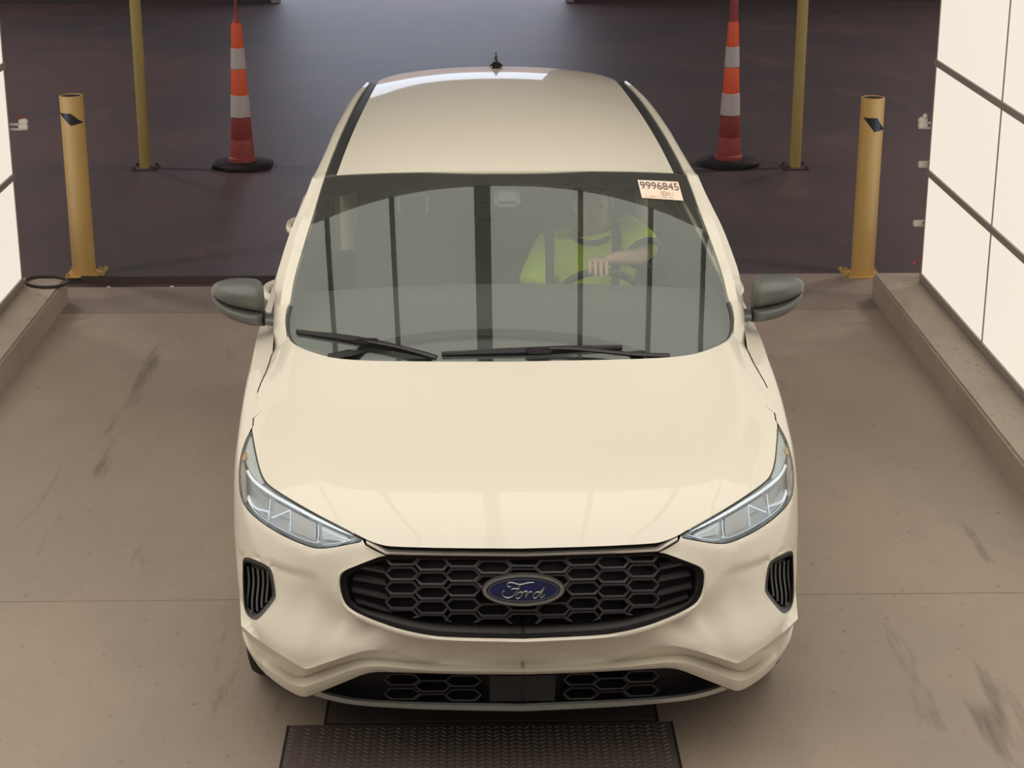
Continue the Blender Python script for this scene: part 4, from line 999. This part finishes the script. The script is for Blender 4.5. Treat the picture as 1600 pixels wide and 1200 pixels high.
# inspection sticker at the top corner of the windshield, with its printed numbers
stk = empty('windshield_sticker', parent=car)
cor = np.array([(996, 281), (1059.5, 284), (1068, 313.5), (1003, 309)], float)       # tl tr br bl
def stpx(a, b): return (cor[0] * (1 - a) + cor[1] * a) * (1 - b) + (cor[3] * (1 - a) + cor[2] * a) * b
N_ = 7; G = on_glass([stpx(i / (N_ - 1), j / (N_ - 1)) for j in range(N_) for i in range(N_)], .004)
F = [(j * N_ + i, j * N_ + i + 1, (j + 1) * N_ + i + 1, (j + 1) * N_ + i) for j in range(N_ - 1) for i in range(N_ - 1)]
V = [tuple(p) for p in G]; tomesh('sticker_paper', V, orient(V, F, np.array((0, 0, 1))), M['sticker'], stk)
def print_text(body, x0, x1, y0, y1, m, name, bold=0):
    cu = bpy.data.curves.new(name, 'FONT'); cu.body = body; cu.size = 1; cu.offset = bold; o = bpy.data.objects.new('t', cu); C.objects.link(o)
    dg = bpy.context.evaluated_depsgraph_get(); me = bpy.data.meshes.new_from_object(o.evaluated_get(dg)); bpy.data.objects.remove(o)
    A = np.array([v.co[:2] for v in me.vertices]); lo, hi = A.min(0), A.max(0); T = (A - lo) / (hi - lo)
    P = on_glass([stpx(x0 + (x1 - x0) * t[0], y1 + (y0 - y1) * t[1]) for t in T], .0062); V = [tuple(p) for p in P]; F = [tuple(p.vertices) for p in me.polygons]
    tomesh(name, V, orient(V, F, np.array((0, 0, 1))), m, stk, False)
print_text('9996845', .04, .97, .08, .46, M['ink'], 'printed_number')
print_text('SDN 1', .50, .80, .56, .80, M['ink_pale'], 'printed_line')
print_text('- ---- - --- --', .10, .76, .86, .90, M['ink_pale'], 'printed_line')

# wheels
for s in (-1, 1):
    for wy in (.93, 3.64):
        w = empty('wheel', (s * .80, wy, .335), parent=car)
        prof = [(.225, -.105), (.25, -.112), (.30, -.116), (.322, -.108), (.335, -.085), (.337, 0), (.335, .085), (.322, .108), (.30, .116), (.25, .112), (.225, .105)]
        bm = bmesh.new(); add_lathe(bm, prof, 48, cap=False); bmesh.ops.rotate(bm, verts=bm.verts, matrix=Matrix.Rotation(R(90), 3, 'Y')); frombm('tyre', bm, M['tyre'], w, True)
        bm = bmesh.new(); add_lathe(bm, [(.228, -.10), (.222, -.09), (.20, -.085), (.20, .085), (.222, .09), (.228, .10)], 48, cap=False); 
        for k in range(5):
            a_ = 2 * math.pi * k / 5; r = bmesh.ops.create_cube(bm, size=1)
            for v in r['verts']:
                v.co = Vector((v.co.x * (.05 if v.co.y > 0 else .09), .115 + v.co.y * .21, v.co.z * .03 + s * .07))
            bmesh.ops.rotate(bm, verts=r['verts'], matrix=Matrix.Rotation(a_, 3, 'Z'))
        add_lathe(bm, [(.06, s * .05), (.06, s * .088), (.03, s * .092)], 24)
        bmesh.ops.rotate(bm, verts=bm.verts, matrix=Matrix.Rotation(R(90), 3, 'Y')); frombm('rim', bm, M['alloy'], w, True)
        box('wheel_well', (-.17 if s > 0 else -.08, -.36, .365), (.08 if s > 0 else .17, .36, .39), M['dark_void'], w)

# cabin
def lbox(name, lo, hi, m, bev=.03): return box(name, lo, hi, m, car, bev)
V = []; 
dpts = [(1.21, .98), (1.24, 1.040), (1.5, 1.076), (1.8, 1.112), (1.92, 1.122), (1.96, 1.10), (1.98, .95), (1.94, .75), (1.90, .55)]
rows = [[(x, y - .14 * (abs(x) / .8)**2 * (1 if i < 3 else .3) + (.10 * (abs(x) / .8)**3 if i < 2 else 0), z - .02 * (abs(x) / .8)**2) for x in np.linspace(-.80, .80, 24)] for i, (y, z) in enumerate(dpts)]
loft('dashboard', rows, M['dash'], car, sharp=45)
arc = resample(chaikin([(512, 552), (555, 545), (600, 535), (650, 527), (710, 522.5), (770, 521), (830, 522.5), (890, 526), (950, 535), (1010, 548)], 2), 40)
A_ = [atZ(u, v - 4, 1.075) for u, v in arc]; B_ = [atZ(u, v + 4.5, 1.075) for u, v in arc]
A_ = [(p[0], p[1], 1.050 + .09 * (p[1] - 1.24) + .016) for p in A_]; B_ = [(p[0], p[1], 1.050 + .09 * (p[1] - 1.24) + .016) for p in B_]
V, F = strips(A_, B_); tomesh('reflected_arc', V, orient(V, F, np.array((0, 0, 1))), M['arc_dark'], car)  # dark arc of the windshield's reflection, put in as a strip on the dash
lbox('centre_screen', (-.17, 1.955, .93), (.12, 1.975, 1.105), M['black_gloss'], .006)
lbox('cabin_floor', (-.78, 1.25, .30), (.78, 4.35, .36), M['interior'], .01)
for s in (-1, 1):
    a_, b_ = sorted((s * .80, s * .875)); lbox('door_trim', (a_, 1.60, .36), (b_, 4.0, 1.0), M['interior'], .02)
for s in (-1, 1):
    st = empty('front_seat', (s * .38, 2.55, .36), parent=car)
    bm = bmesh.new(); add_box(bm, (-.26, -.42, .12), (.26, .16, .30), .06); frombm('seat_cushion', bm, M['seat'], st, True)
    bm = bmesh.new(); add_box(bm, (-.25, .0, .24), (.25, .14, .86), .06); bmesh.ops.rotate(bm, verts=bm.verts, cent=(0, .07, .24), matrix=Matrix.Rotation(R(-16), 3, 'X')); frombm('seat_back', bm, M['seat'], st, True)
    bm = bmesh.new(); add_box(bm, (-.14, .05, .89), (.14, .14, 1.08), .04); bmesh.ops.rotate(bm, verts=bm.verts, cent=(0, .07, .24), matrix=Matrix.Rotation(R(-16), 3, 'X')); frombm('headrest', bm, M['seat'], st, True)
    for xx in (-.06, .06): tube('headrest_post', [(xx, .24, .82), (xx, .27, .92)], .007, M['satin'], st)
bm = bmesh.new(); add_box(bm, (-.68, 3.35, .40), (.68, 3.85, .72), .06); add_box(bm, (-.68, 3.80, .62), (.68, 3.95, 1.18), .06); frombm('rear_bench', bm, M['seat'], car, True)
rows = [[(x, y, float(Zr(np.array(x), np.array(y))) - .045) for x in np.linspace(-.60, .60, 14)] for y in (2.05, 2.4, 3.0, 3.6, 4.1)]
loft('headliner', rows, M['headliner'], car)
im = empty('rear_view_mirror', parent=car); pm = atY(800, 333, 1.90)
bm = bmesh.new(); add_box(bm, (-.125, -.02, -.035), (.125, .025, .035), .018); o = frombm('mirror_body', bm, M['black_plastic'], im, True); o.location = (0.0, 1.92, pm[2] + .0)
bm = bmesh.new(); add_box(bm, (-.05, -.07, -.02), (.05, .04, .02), .015); o = frombm('sensor_housing', bm, M['dash'], im, True); o.location = (0.0, 1.90, float(Zg(0., 1.90)) - .05); o.rotation_euler = (R(30), 0, 0)
tube('mirror_stalk', [(0, 1.90, float(Zg(0., 1.9)) - .06), (0, 1.92, pm[2] + .02)], .010, M['black_plastic'], im)
# steering wheel
sw = empty('steering_wheel', (.37, 2.03, .985), parent=car); sw.rotation_euler = (R(112), 0, 0)
ring = [(.185 * math.cos(a_), .185 * math.sin(a_), 0) for a_ in np.linspace(0, 2 * math.pi, 48, endpoint=False)]
tube('wheel_rim', ring, .015, M['black_plastic'], sw, 10, True)
for a_ in (0, math.pi, -math.pi / 2): tube('wheel_spoke', [(.05 * math.cos(a_), .05 * math.sin(a_), .02), (.18 * math.cos(a_), .18 * math.sin(a_), 0)], .016, M['black_plastic'], sw, 8)
lathe('wheel_hub', [(.06, -.01), (.085, .01), (.075, .05), (.02, .06)], M['black_plastic'], sw, 24)
tube('steering_column', [(0, 0, .05), (0, .0, .30)], .035, M['black_plastic'], sw, 12)
#PART4

# ------------------------------------------------------------------ the driver
def skin_mesh(pts, edges, radii, levels=2, root=0):
    me = bpy.data.meshes.new('t'); me.from_pydata([tuple(p) for p in pts], edges, []); o = bpy.data.objects.new('t', me); C.objects.link(o)
    md = o.modifiers.new('s', 'SKIN'); md.use_smooth_shade = True
    for i, v in enumerate(me.skin_vertices[0].data):
        r = radii[i]; v.radius = (r, r) if not isinstance(r, tuple) else r; v.use_root = (i == root)
    m2 = o.modifiers.new('d', 'SUBSURF'); m2.levels = levels; m2.render_levels = levels
    dg = bpy.context.evaluated_depsgraph_get(); dg.update(); out = bpy.data.meshes.new_from_object(o.evaluated_get(dg)); bpy.data.objects.remove(o)
    return out
def skin_part(name, pts, edges, radii, m, parent, levels=2):
    me = skin_mesh(pts, edges, radii, levels); me.name = name; me.materials.clear(); me.polygons.foreach_set('use_smooth', [True] * len(me.polygons)); return link(name, me, m, parent)
WB = car.matrix_basis.copy()
drv = empty('person'); drv.matrix_basis = Matrix.Translation(off) @ Matrix.Rotation(dl, 4, 'Z')
tag(drv, 'person in a yellow-green high-visibility shirt driving, left hand on the steering wheel', 'person')
j = dict(pel=(.38, 2.42, .62), sp=(.38, 2.47, .80), ch=(.37, 2.51, 1.0), uc=(.365, 2.48, 1.105), nk=(.36, 2.405, 1.205), nt=(.36, 2.385, 1.25), hd=(.36, 2.355, 1.325), ht=(.36, 2.365, 1.395),
    ls=(.520, 2.44, 1.185), le=(.555, 2.20, 1.150), lw=(.430, 2.03, 1.19), lp=(.380, 1.99, 1.193), rs=(.19, 2.45, 1.12), re=(.085, 2.27, .93), rw=(.20, 2.06, .97), rp=(.215, 2.01, .99),
    lh=(.47, 2.38, .60), lk=(.50, 1.98, .70), la=(.47, 1.70, .42), lf=(.46, 1.58, .40), rh=(.29, 2.38, .60), rk=(.28, 1.96, .70), ra=(.30, 1.68, .42), rf=(.30, 1.56, .40))
names = list(j); ix = {k: i for i, k in enumerate(names)}
ed = [('pel', 'sp'), ('sp', 'ch'), ('ch', 'uc'), ('uc', 'nk'), ('nk', 'nt'), ('nt', 'hd'), ('hd', 'ht'), ('uc', 'ls'), ('ls', 'le'), ('le', 'lw'), ('lw', 'lp'), ('uc', 'rs'), ('rs', 're'), ('re', 'rw'), ('rw', 'rp'),
      ('pel', 'lh'), ('lh', 'lk'), ('lk', 'la'), ('la', 'lf'), ('pel', 'rh'), ('rh', 'rk'), ('rk', 'ra'), ('ra', 'rf')]
rad = dict(pel=(.15, .12), sp=(.145, .11), ch=(.13, .085), uc=(.10, .055), nk=.055, nt=.056, hd=(.078, .092), ht=(.066, .080), ls=.062, le=.043, lw=.029, lp=(.040, .020), rs=.062, re=.043, rw=.028, rp=(.038, .022),
    lh=.09, lk=.062, la=.042, lf=.04, rh=.09, rk=.062, ra=.042, rf=.04)
pts = [j[n_] for n_ in names]; E_ = [(ix[a], ix[b]) for a, b in ed]; rr_ = [rad[n_] for n_ in names]
fing = []
for i in range(4):
    x = .325 + .0215 * i; L = (.9, 1.05, 1.0, .8)[::-1][i] if False else (.8, 1.0, 1.05, .92)[i]
    fing.append(([(.370, 1.995, 1.192), (x, 1.968, 1.193), (x - .002, 1.968 - .028 * L, 1.185), (x - .002, 1.968 - .038 * L, 1.185 - .026 * L), (x, 1.952 - .026 * L, 1.185 - .044 * L)], [.012, .0105, .0095, .0088, .0075]))
fing.append(([(.385, 2.00, 1.185), (.367, 1.998, 1.166), (.347, 1.990, 1.150), (.327, 1.984, 1.144)], [.014, .012, .0105, .009]))
for i in range(4):
    fing.append(([(.215, 2.02, .99), (.198 + .004 * i, 1.985, 1.012 - .02 * i), (.190 + .002 * i, 1.955, 1.010 - .02 * i), (.203 + .002 * i, 1.942, 1.000 - .02 * i)], [.012, .010, .009, .008]))
fing.append(([(.22, 2.02, 1.0), (.235, 2.005, 1.02), (.232, 1.985, 1.035)], [.013, .011, .009]))
me = skin_mesh(pts, E_, rr_, 2)
bm = bmesh.new(); bm.from_mesh(me)
for P_, r_ in fing:
    m2 = skin_mesh(P_, [(i, i + 1) for i in range(len(P_) - 1)], r_, 1); bm.from_mesh(m2)
me = bpy.data.meshes.new('body'); bm.to_mesh(me); bm.free(); me.polygons.foreach_set('use_smooth', [True] * len(me.polygons)); link('body', me, M['skin'], drv)
hiv = bpy.data.materials.new('high_visibility_cloth'); hiv.use_nodes = True; nt = hiv.node_tree; b = nt.nodes['Principled BSDF']; b.inputs['Roughness'].default_value = .75
tc = nt.nodes.new('ShaderNodeTexCoord'); sp_ = nt.nodes.new('ShaderNodeSeparateXYZ'); nt.links.new(tc.outputs['Object'], sp_.inputs[0]); cr_ = nt.nodes.new('ShaderNodeValToRGB'); nt.links.new(sp_.outputs[0], cr_.inputs[0])
Yc_, Gc_ = (.74, .98, .02, 1), (.13, .13, .17, 1); el = cr_.color_ramp; el.interpolation = 'CONSTANT'
el.elements[0].position = 0; el.elements[0].color = Yc_; el.elements[1].position = .165; el.elements[1].color = Gc_
for p_, c_ in ((.205, Yc_), (.440, Gc_), (.475, Yc_)): e_ = el.elements.new(p_); e_.color = c_  # second grey band puts a shadow into the shirt colour
nt.links.new(cr_.outputs[0], b.inputs['Base Color'])
sh = ['pel', 'sp', 'ch', 'uc', 'ls', 'rs']; spts = [j['pel'], j['sp'], (.37, 2.47, 1.0), (.365, 2.44, 1.115), j['ls'], j['rs']] + [(.550, 2.290, 1.185), (.566, 2.235, 1.160), (.135, 2.355, 1.02), (.118, 2.32, .985), (.36, 2.415, 1.168)]
srad = [(.17, .145), (.165, .135), (.178, .142), (.150, .105), .088, .086, .084, .080, .080, .074, (.088, .080)]
skin_part('shirt', spts, [(0, 1), (1, 2), (2, 3), (3, 4), (3, 5), (4, 6), (6, 7), (5, 8), (8, 9), (3, 10)], srad, hiv, drv)
tube('collar', [(.36 + .078 * math.cos(a_), 2.402 + .072 * math.sin(a_), 1.196 + .018 * math.sin(a_)) for a_ in np.linspace(0, 2 * math.pi, 24, endpoint=False)], .011, M['grey_trim'], drv, 8, True)
cdir = (Vector((.566, 2.235, 1.160)) - Vector((.550, 2.290, 1.185))).normalized(); u_ = cdir.cross(Vector((0, 0, 1))).normalized(); w_ = u_.cross(cdir)
tube('cuff', [Vector((.567, 2.228, 1.157)) + (u_ * math.cos(a_) + w_ * math.sin(a_)) * .068 for a_ in np.linspace(0, 2 * math.pi, 24, endpoint=False)], .013, M['grey_trim'], drv, 8, True)
skin_part('trousers', [j['pel'], j['lh'], j['lk'], j['la'], j['rh'], j['rk'], j['ra']], [(0, 1), (1, 2), (2, 3), (0, 4), (4, 5), (5, 6)], [.150, .105, .076, .056, .105, .076, .056], M['trousers'], drv)
for s in (-1, 1):
    bm = bmesh.new(); bmesh.ops.create_uvsphere(bm, u_segments=14, v_segments=10, radius=.008); bmesh.ops.translate(bm, verts=bm.verts, vec=(.36 + s * .031, 2.287, 1.345)); frombm('eye', bm, M['eye'], drv, True)
    bm = bmesh.new(); bmesh.ops.create_uvsphere(bm, u_segments=10, v_segments=8, radius=.006); bmesh.ops.translate(bm, verts=bm.verts, vec=(.36 + s * .031, 2.267, 1.344)); frombm('iris', bm, M['iris'], drv, True)
    bm = bmesh.new(); bmesh.ops.create_uvsphere(bm, u_segments=12, v_segments=8, radius=.024); bmesh.ops.scale(bm, verts=bm.verts, vec=(.4, .7, 1.2)); bmesh.ops.translate(bm, verts=bm.verts, vec=(.36 + s * .078, 2.37, 1.335)); frombm('ear', bm, M['skin'], drv, True)
skin_part('nose', [(.36, 2.275, 1.350), (.36, 2.262, 1.325), (.36, 2.255, 1.312)], [(0, 1), (1, 2)], [.008, .011, .013], M['skin'], drv, 1)
tube('mouth', [(.338, 2.278, 1.287), (.350, 2.270, 1.286), (.36, 2.268, 1.287), (.370, 2.270, 1.286), (.382, 2.278, 1.287)], .005, M['lips'], drv)
bm = bmesh.new(); bmesh.ops.create_uvsphere(bm, u_segments=24, v_segments=16, radius=1); bmesh.ops.scale(bm, verts=bm.verts, vec=(.086, .100, .098)); 
bmesh.ops.delete(bm, geom=[v for v in bm.verts if v.co.z < .015 and v.co.y < .03 or v.co.z < -.04 or (v.co.y < -.05 and v.co.z < .05)], context='VERTS'); bmesh.ops.translate(bm, verts=bm.verts, vec=(.36, 2.372, 1.365)); frombm('hair', bm, M['hair'], drv, True)

# ------------------------------------------------------------------ things standing in the hall
def bollard(x, y, h, corners, label):
    t = empty('bollard', (x, y, -.008 if y > 6.1 else -.004)); tag(t, label, 'bollard')
    r = .0715
    lathe('post', [(r, 0.008), (r, h), (r - .006, h + .002), (r - .010, h - .004)], M['yellow'], t, 40, cap=False)
    lathe('open_top', [(r - .010, h - .004), (r - .010, h - .16)], M['hollow'], t, 32, cap=True)
    bm = bmesh.new(); add_box(bm, (-.105, -.095, 0), (.105, .10, .010), .003); frombm('base_plate', bm, M['yellow'], t, True)
    for a_, b_ in ((-.088, -.078), (.088, -.078), (-.088, .08), (.088, .08)): lathe('anchor_bolt', [(.012, 0), (.012, .012), (.006, .020)], M['yellow_dim'], t, 6, (a_, b_, .01))
    # tape mark wrapped on the tube: (x offset / r, z) corners tl tr br bl
    n_ = 9; V = []
    for k in range(n_):
        for i in range(n_):
            a_, b_ = i / (n_ - 1), k / (n_ - 1)
            xx = (corners[0][0] * (1 - a_) + corners[1][0] * a_) * (1 - b_) + (corners[3][0] * (1 - a_) + corners[2][0] * a_) * b_
            z = (corners[0][1] * (1 - a_) + corners[1][1] * a_) * (1 - b_) + (corners[3][1] * (1 - a_) + corners[2][1] * a_) * b_
            an = math.asin(max(-.999, min(.999, xx))); V.append(((r + .0012) * math.sin(an), -(r + .0012) * math.cos(an), z))
    F = [(k * n_ + i, k * n_ + i + 1, (k + 1) * n_ + i + 1, (k + 1) * n_ + i) for k in range(n_ - 1) for i in range(n_ - 1)]
    o = tomesh('tape_mark', V, orient(V, F, np.array((0, -1, 0))), M['tape'], t); o['label'] = 'black slanted tape patch'
    return t
b1 = bollard(-2.437, 6.26, 1.125, [(-.97, 1.026), (.08, 1.026), (.97, .966), (.0, .952)], 'yellow pipe bollard with a black tape patch beside the left lit wall')
b2 = bollard(2.43, 6.15, 1.115, [(-.86, 1.0), (.25, 1.0), (.96, .925), (.05, .915)], 'yellow pipe bollard with a black tape patch beside the right lit wall')
lug = [(.10, -.06, .01), (.16, -.05, .02), (.20, -.02, .10)]
for t_, sx in ((b1, 1), (b2, -1)):
    bm = bmesh.new(); add_box(bm, (-.012, -.003, 0), (.012, .003, .075), .001); bmesh.ops.rotate(bm, verts=bm.verts, matrix=Matrix.Rotation(R(35 * sx), 3, 'Y')); bmesh.ops.translate(bm, verts=bm.verts, vec=(sx * .112, -.05, .004)); frombm('bent_lug', bm, M['yellow_dim'], t_)

def pole(x, y, label):
    t = empty('pole', (x, y, -.012)); tag(t, label, 'pole')
    lathe('shaft', [(.042, .0), (.042, 5.6)], M['yellow_dim'], t, 28)
    bm = bmesh.new(); add_box(bm, (-.10, -.10, 0), (.10, .10, .010), .002); frombm('base_plate', bm, M['steel_dark'], t, True)
    for a_ in (-1, 1):
        for b_ in (-1, 1): lathe('anchor_bolt', [(.012, 0), (.012, .02)], M['steel_dark'], t, 6, (a_ * .078, b_ * .078, .01))
pole(-2.585, 9.46, 'tall thin yellow pole standing left of the left traffic cone')
pole(2.545, 9.38, 'tall thin yellow pole standing right of the right traffic cone')

def cone(x, y, neck, label):
    t = empty('traffic_cone', (x, y, -.012)); tag(t, label, 'traffic cone')
    bm = bmesh.new(); add_lathe(bm, [(.245, 0), (.252, .008), (.252, .030), (.235, .042), (.12, .050)], 8); bmesh.ops.rotate(bm, verts=bm.verts, matrix=Matrix.Rotation(R(22.5), 3, 'Z')); o = frombm('rubber_base', bm, M['rubber'], t, True)
    def rr(z): return .098 + (.040 - .098) * ((z - .05) / 1.08) ** .85
    lathe('lower_body', [(.112, .05), (.110, .075), (rr(.08), .085), (rr(.22), .22), (rr(.22) - .003, .225), (rr(.22), .23), (rr(.395), .395)], M['dark_orange'], t, 36)
    zs = [.395, .41, .575, .59, .765, .78, .935, .95, 1.13]
    lathe('reflective_collar', [(rr(.40) + .001, .40), (rr(.40) + .003, .402), (rr(.57) + .003, .570), (rr(.57) + .001, .572)], M['reflective'], t, 36)
    lathe('orange_band', [(rr(.58) - .004, .572), (rr(.59), .588), (rr(.76), .760), (rr(.77) - .004, .775)], M['orange'], t, 36)
    lathe('reflective_collar', [(rr(.78) + .001, .778), (rr(.78) + .003, .78), (rr(.935) + .003, .935), (rr(.94) + .001, .937)], M['reflective'], t, 36)
    lathe('orange_band', [(rr(.94) - .004, .937), (rr(.95), .952), (rr(1.1), 1.10), (rr(1.12) - .004, 1.128), (.026, 1.135)], M['orange'], t, 36)
    lathe('neck', [(.034, 1.13), (.022 if neck < .02 else .036, 1.155), (neck, 1.20), (neck, 1.34), (neck * 1.6, 1.36), (neck * 1.6, 1.42), (neck, 1.43)], M['dark_orange'], t, 24)
cone(-1.825, 9.52, .011, 'orange and white traffic cone with a thin grip left of the car')
cone(2.035, 9.52, .033, 'orange and white traffic cone with a thick grip right of the car')

# wall-end fittings
_wc, _ws = math.cos(YAW), math.sin(YAW); WROT = np.array([[_wc, -_ws, 0], [_ws * _ct, _wc * _ct, -_st], [_ws * _st, _wc * _st, _ct]]); WEYE = np.array([0, -CAMD, CAMH])
def watY(u, v, Y): d = (np.array([(u - 800) / FOC, 1, (600 - v) / FOC])) @ WROT; return WEYE + d * (Y - WEYE[1]) / d[1]
def watZ(u, v, Z): d = (np.array([(u - 800) / FOC, 1, (600 - v) / FOC])) @ WROT; return WEYE + d * (Z - WEYE[2]) / d[2]
def fitting(u, v, s, bulb, label):
    p = watY(u, v, 5.50); e = watY(1478 if s > 0 else -12, v, 5.50); t = empty('wall_bracket', tuple(p)); tag(t, label, 'bracket', 'white brackets at the ends of the lit walls')
    ex = e[0] - p[0]
    V, F = tube_vf([(-s * .034, 0, 0), (-s * .030, 0, 0), (s * .016, 0, 0)], [.012, .020, .020], 14); tomesh('end_cap', V, F, M['fitting'], t, True, 40)
    for dy, dz in ((0, .014), (0, -.014)):
        box('bracket_rail', (min(0, ex), -.010, dz - .005), (max(0, ex), .010, dz + .005), M['fitting'], t)
    if bulb:
        bm = bmesh.new(); bmesh.ops.create_icosphere(bm, subdivisions=2, radius=.024); bmesh.ops.scale(bm, verts=bm.verts, vec=(1.2, .9, .9)); bmesh.ops.translate(bm, verts=bm.verts, vec=(-s * .010, 0, .030)); frombm('clamp_head', bm, M['fitting'], t, True)
        bm = bmesh.new(); bmesh.ops.create_icosphere(bm, subdivisions=2, radius=.014); bmesh.ops.translate(bm, verts=bm.verts, vec=(0, -.004, .056)); frombm('knob', bm, M['fitting'] if s > 0 else M['dark_orange'], t, True)
        tube('clamp_arm', [(-s * .004, 0, .045), (s * .006, 0, .060)], .008, M['fitting'], t)
fitting(1444, 196, 1, True, 'white clamp bracket, topmost of three on the right wall end')
fitting(1444, 257, 1, False, 'small white bracket, middle of three on the right wall end')
fitting(1436, 349, 1, False, 'small white bracket, lowest of three on the right wall end')
fitting(34, 198, -1, True, 'white clamp bracket on the end of the left lit wall')
p = watY(1427, 412, 5.52); t = empty('red_knob', tuple(p)); tag(t, 'tiny red knob low beside the end of the right lit wall', 'knob')
lathe('knob_head', [(.006, -.006), (.012, -.002), (.012, .006), (.006, .010)], M['red_led'], t, 12); tube('knob_stem', [(.0, 0, 0), (.05, .0, .03), (.075, -.06, .03)], .004, M['red_led'], t)
# hose ring on the left curb, cable along the channel
cp = [tuple(watZ(73 + 33 * math.cos(a_), 440 + 8.5 * math.sin(a_), CURB_H + .010)) for a_ in np.linspace(0, 2 * math.pi, 40, endpoint=False)]
cp = [(x, min(y, 5.60), z) for x, y, z in cp]
o = tube('cable_loop', cp, .009, M['cable'], None, 8, True); tag(o, 'loop of black cable lying on the end of the left curb', 'cable')
# floor plates with raised tread
def plate(x0, x1, y0, y1, label, tread=True):
    t = empty('floor_plate', ((x0 + x1) / 2, (y0 + y1) / 2, 0)); tag(t, label, 'floor plate'); w, h = (x1 - x0) / 2, (y1 - y0) / 2
    bm = bmesh.new(); add_box(bm, (-w, -h, .001), (w, h, .008), .002); frombm('steel_sheet', bm, M['plate'], t, True)
    bm = bmesh.new(); nx = int(2 * w / .025) if tread else 0; ny = int(2 * h / .025)
    box('edge_gap', (-w - .010, -h - .010, .0), (w + .010, h + .010, .0012), M['dark_void'], t)
    for i in range(nx):
        for k in range(ny):
            cx_, cy_ = -w + .025 * (i + .5), -h + .025 * (k + .5); s_ = 1 if i % 2 else -1
            a_ = R(38) * s_; dx, dy = math.cos(a_) * .0125, math.sin(a_) * .0125; px_, py_ = -math.sin(a_) * .0028, math.cos(a_) * .0028
            vs = [bm.verts.new((cx_ + q[0], cy_ + q[1], .008)) for q in ((-dx, -dy), (px_, py_), (dx, dy), (-px_, -py_))]; tpv = [bm.verts.new((cx_ + q[0] * .6, cy_ + q[1] * .6, .0105)) for q in ((-dx, -dy), (px_, py_), (dx, dy), (-px_, -py_))]
            bm.faces.new(tpv)
            for q in range(4): bm.faces.new((vs[q], vs[(q + 1) % 4], tpv[(q + 1) % 4], tpv[q]))
    if tread: o = frombm('raised_tread', bm, M['plate_bump'], t); o['kind'] = 'stuff'
    else: bm.free()
plate(-.622, .645, -1.05, .470, 'steel tread plate set in the floor in front of the car')
plate(-.50, .60, .485, 1.6, 'narrower dark steel plate lying under the front of the car', False)
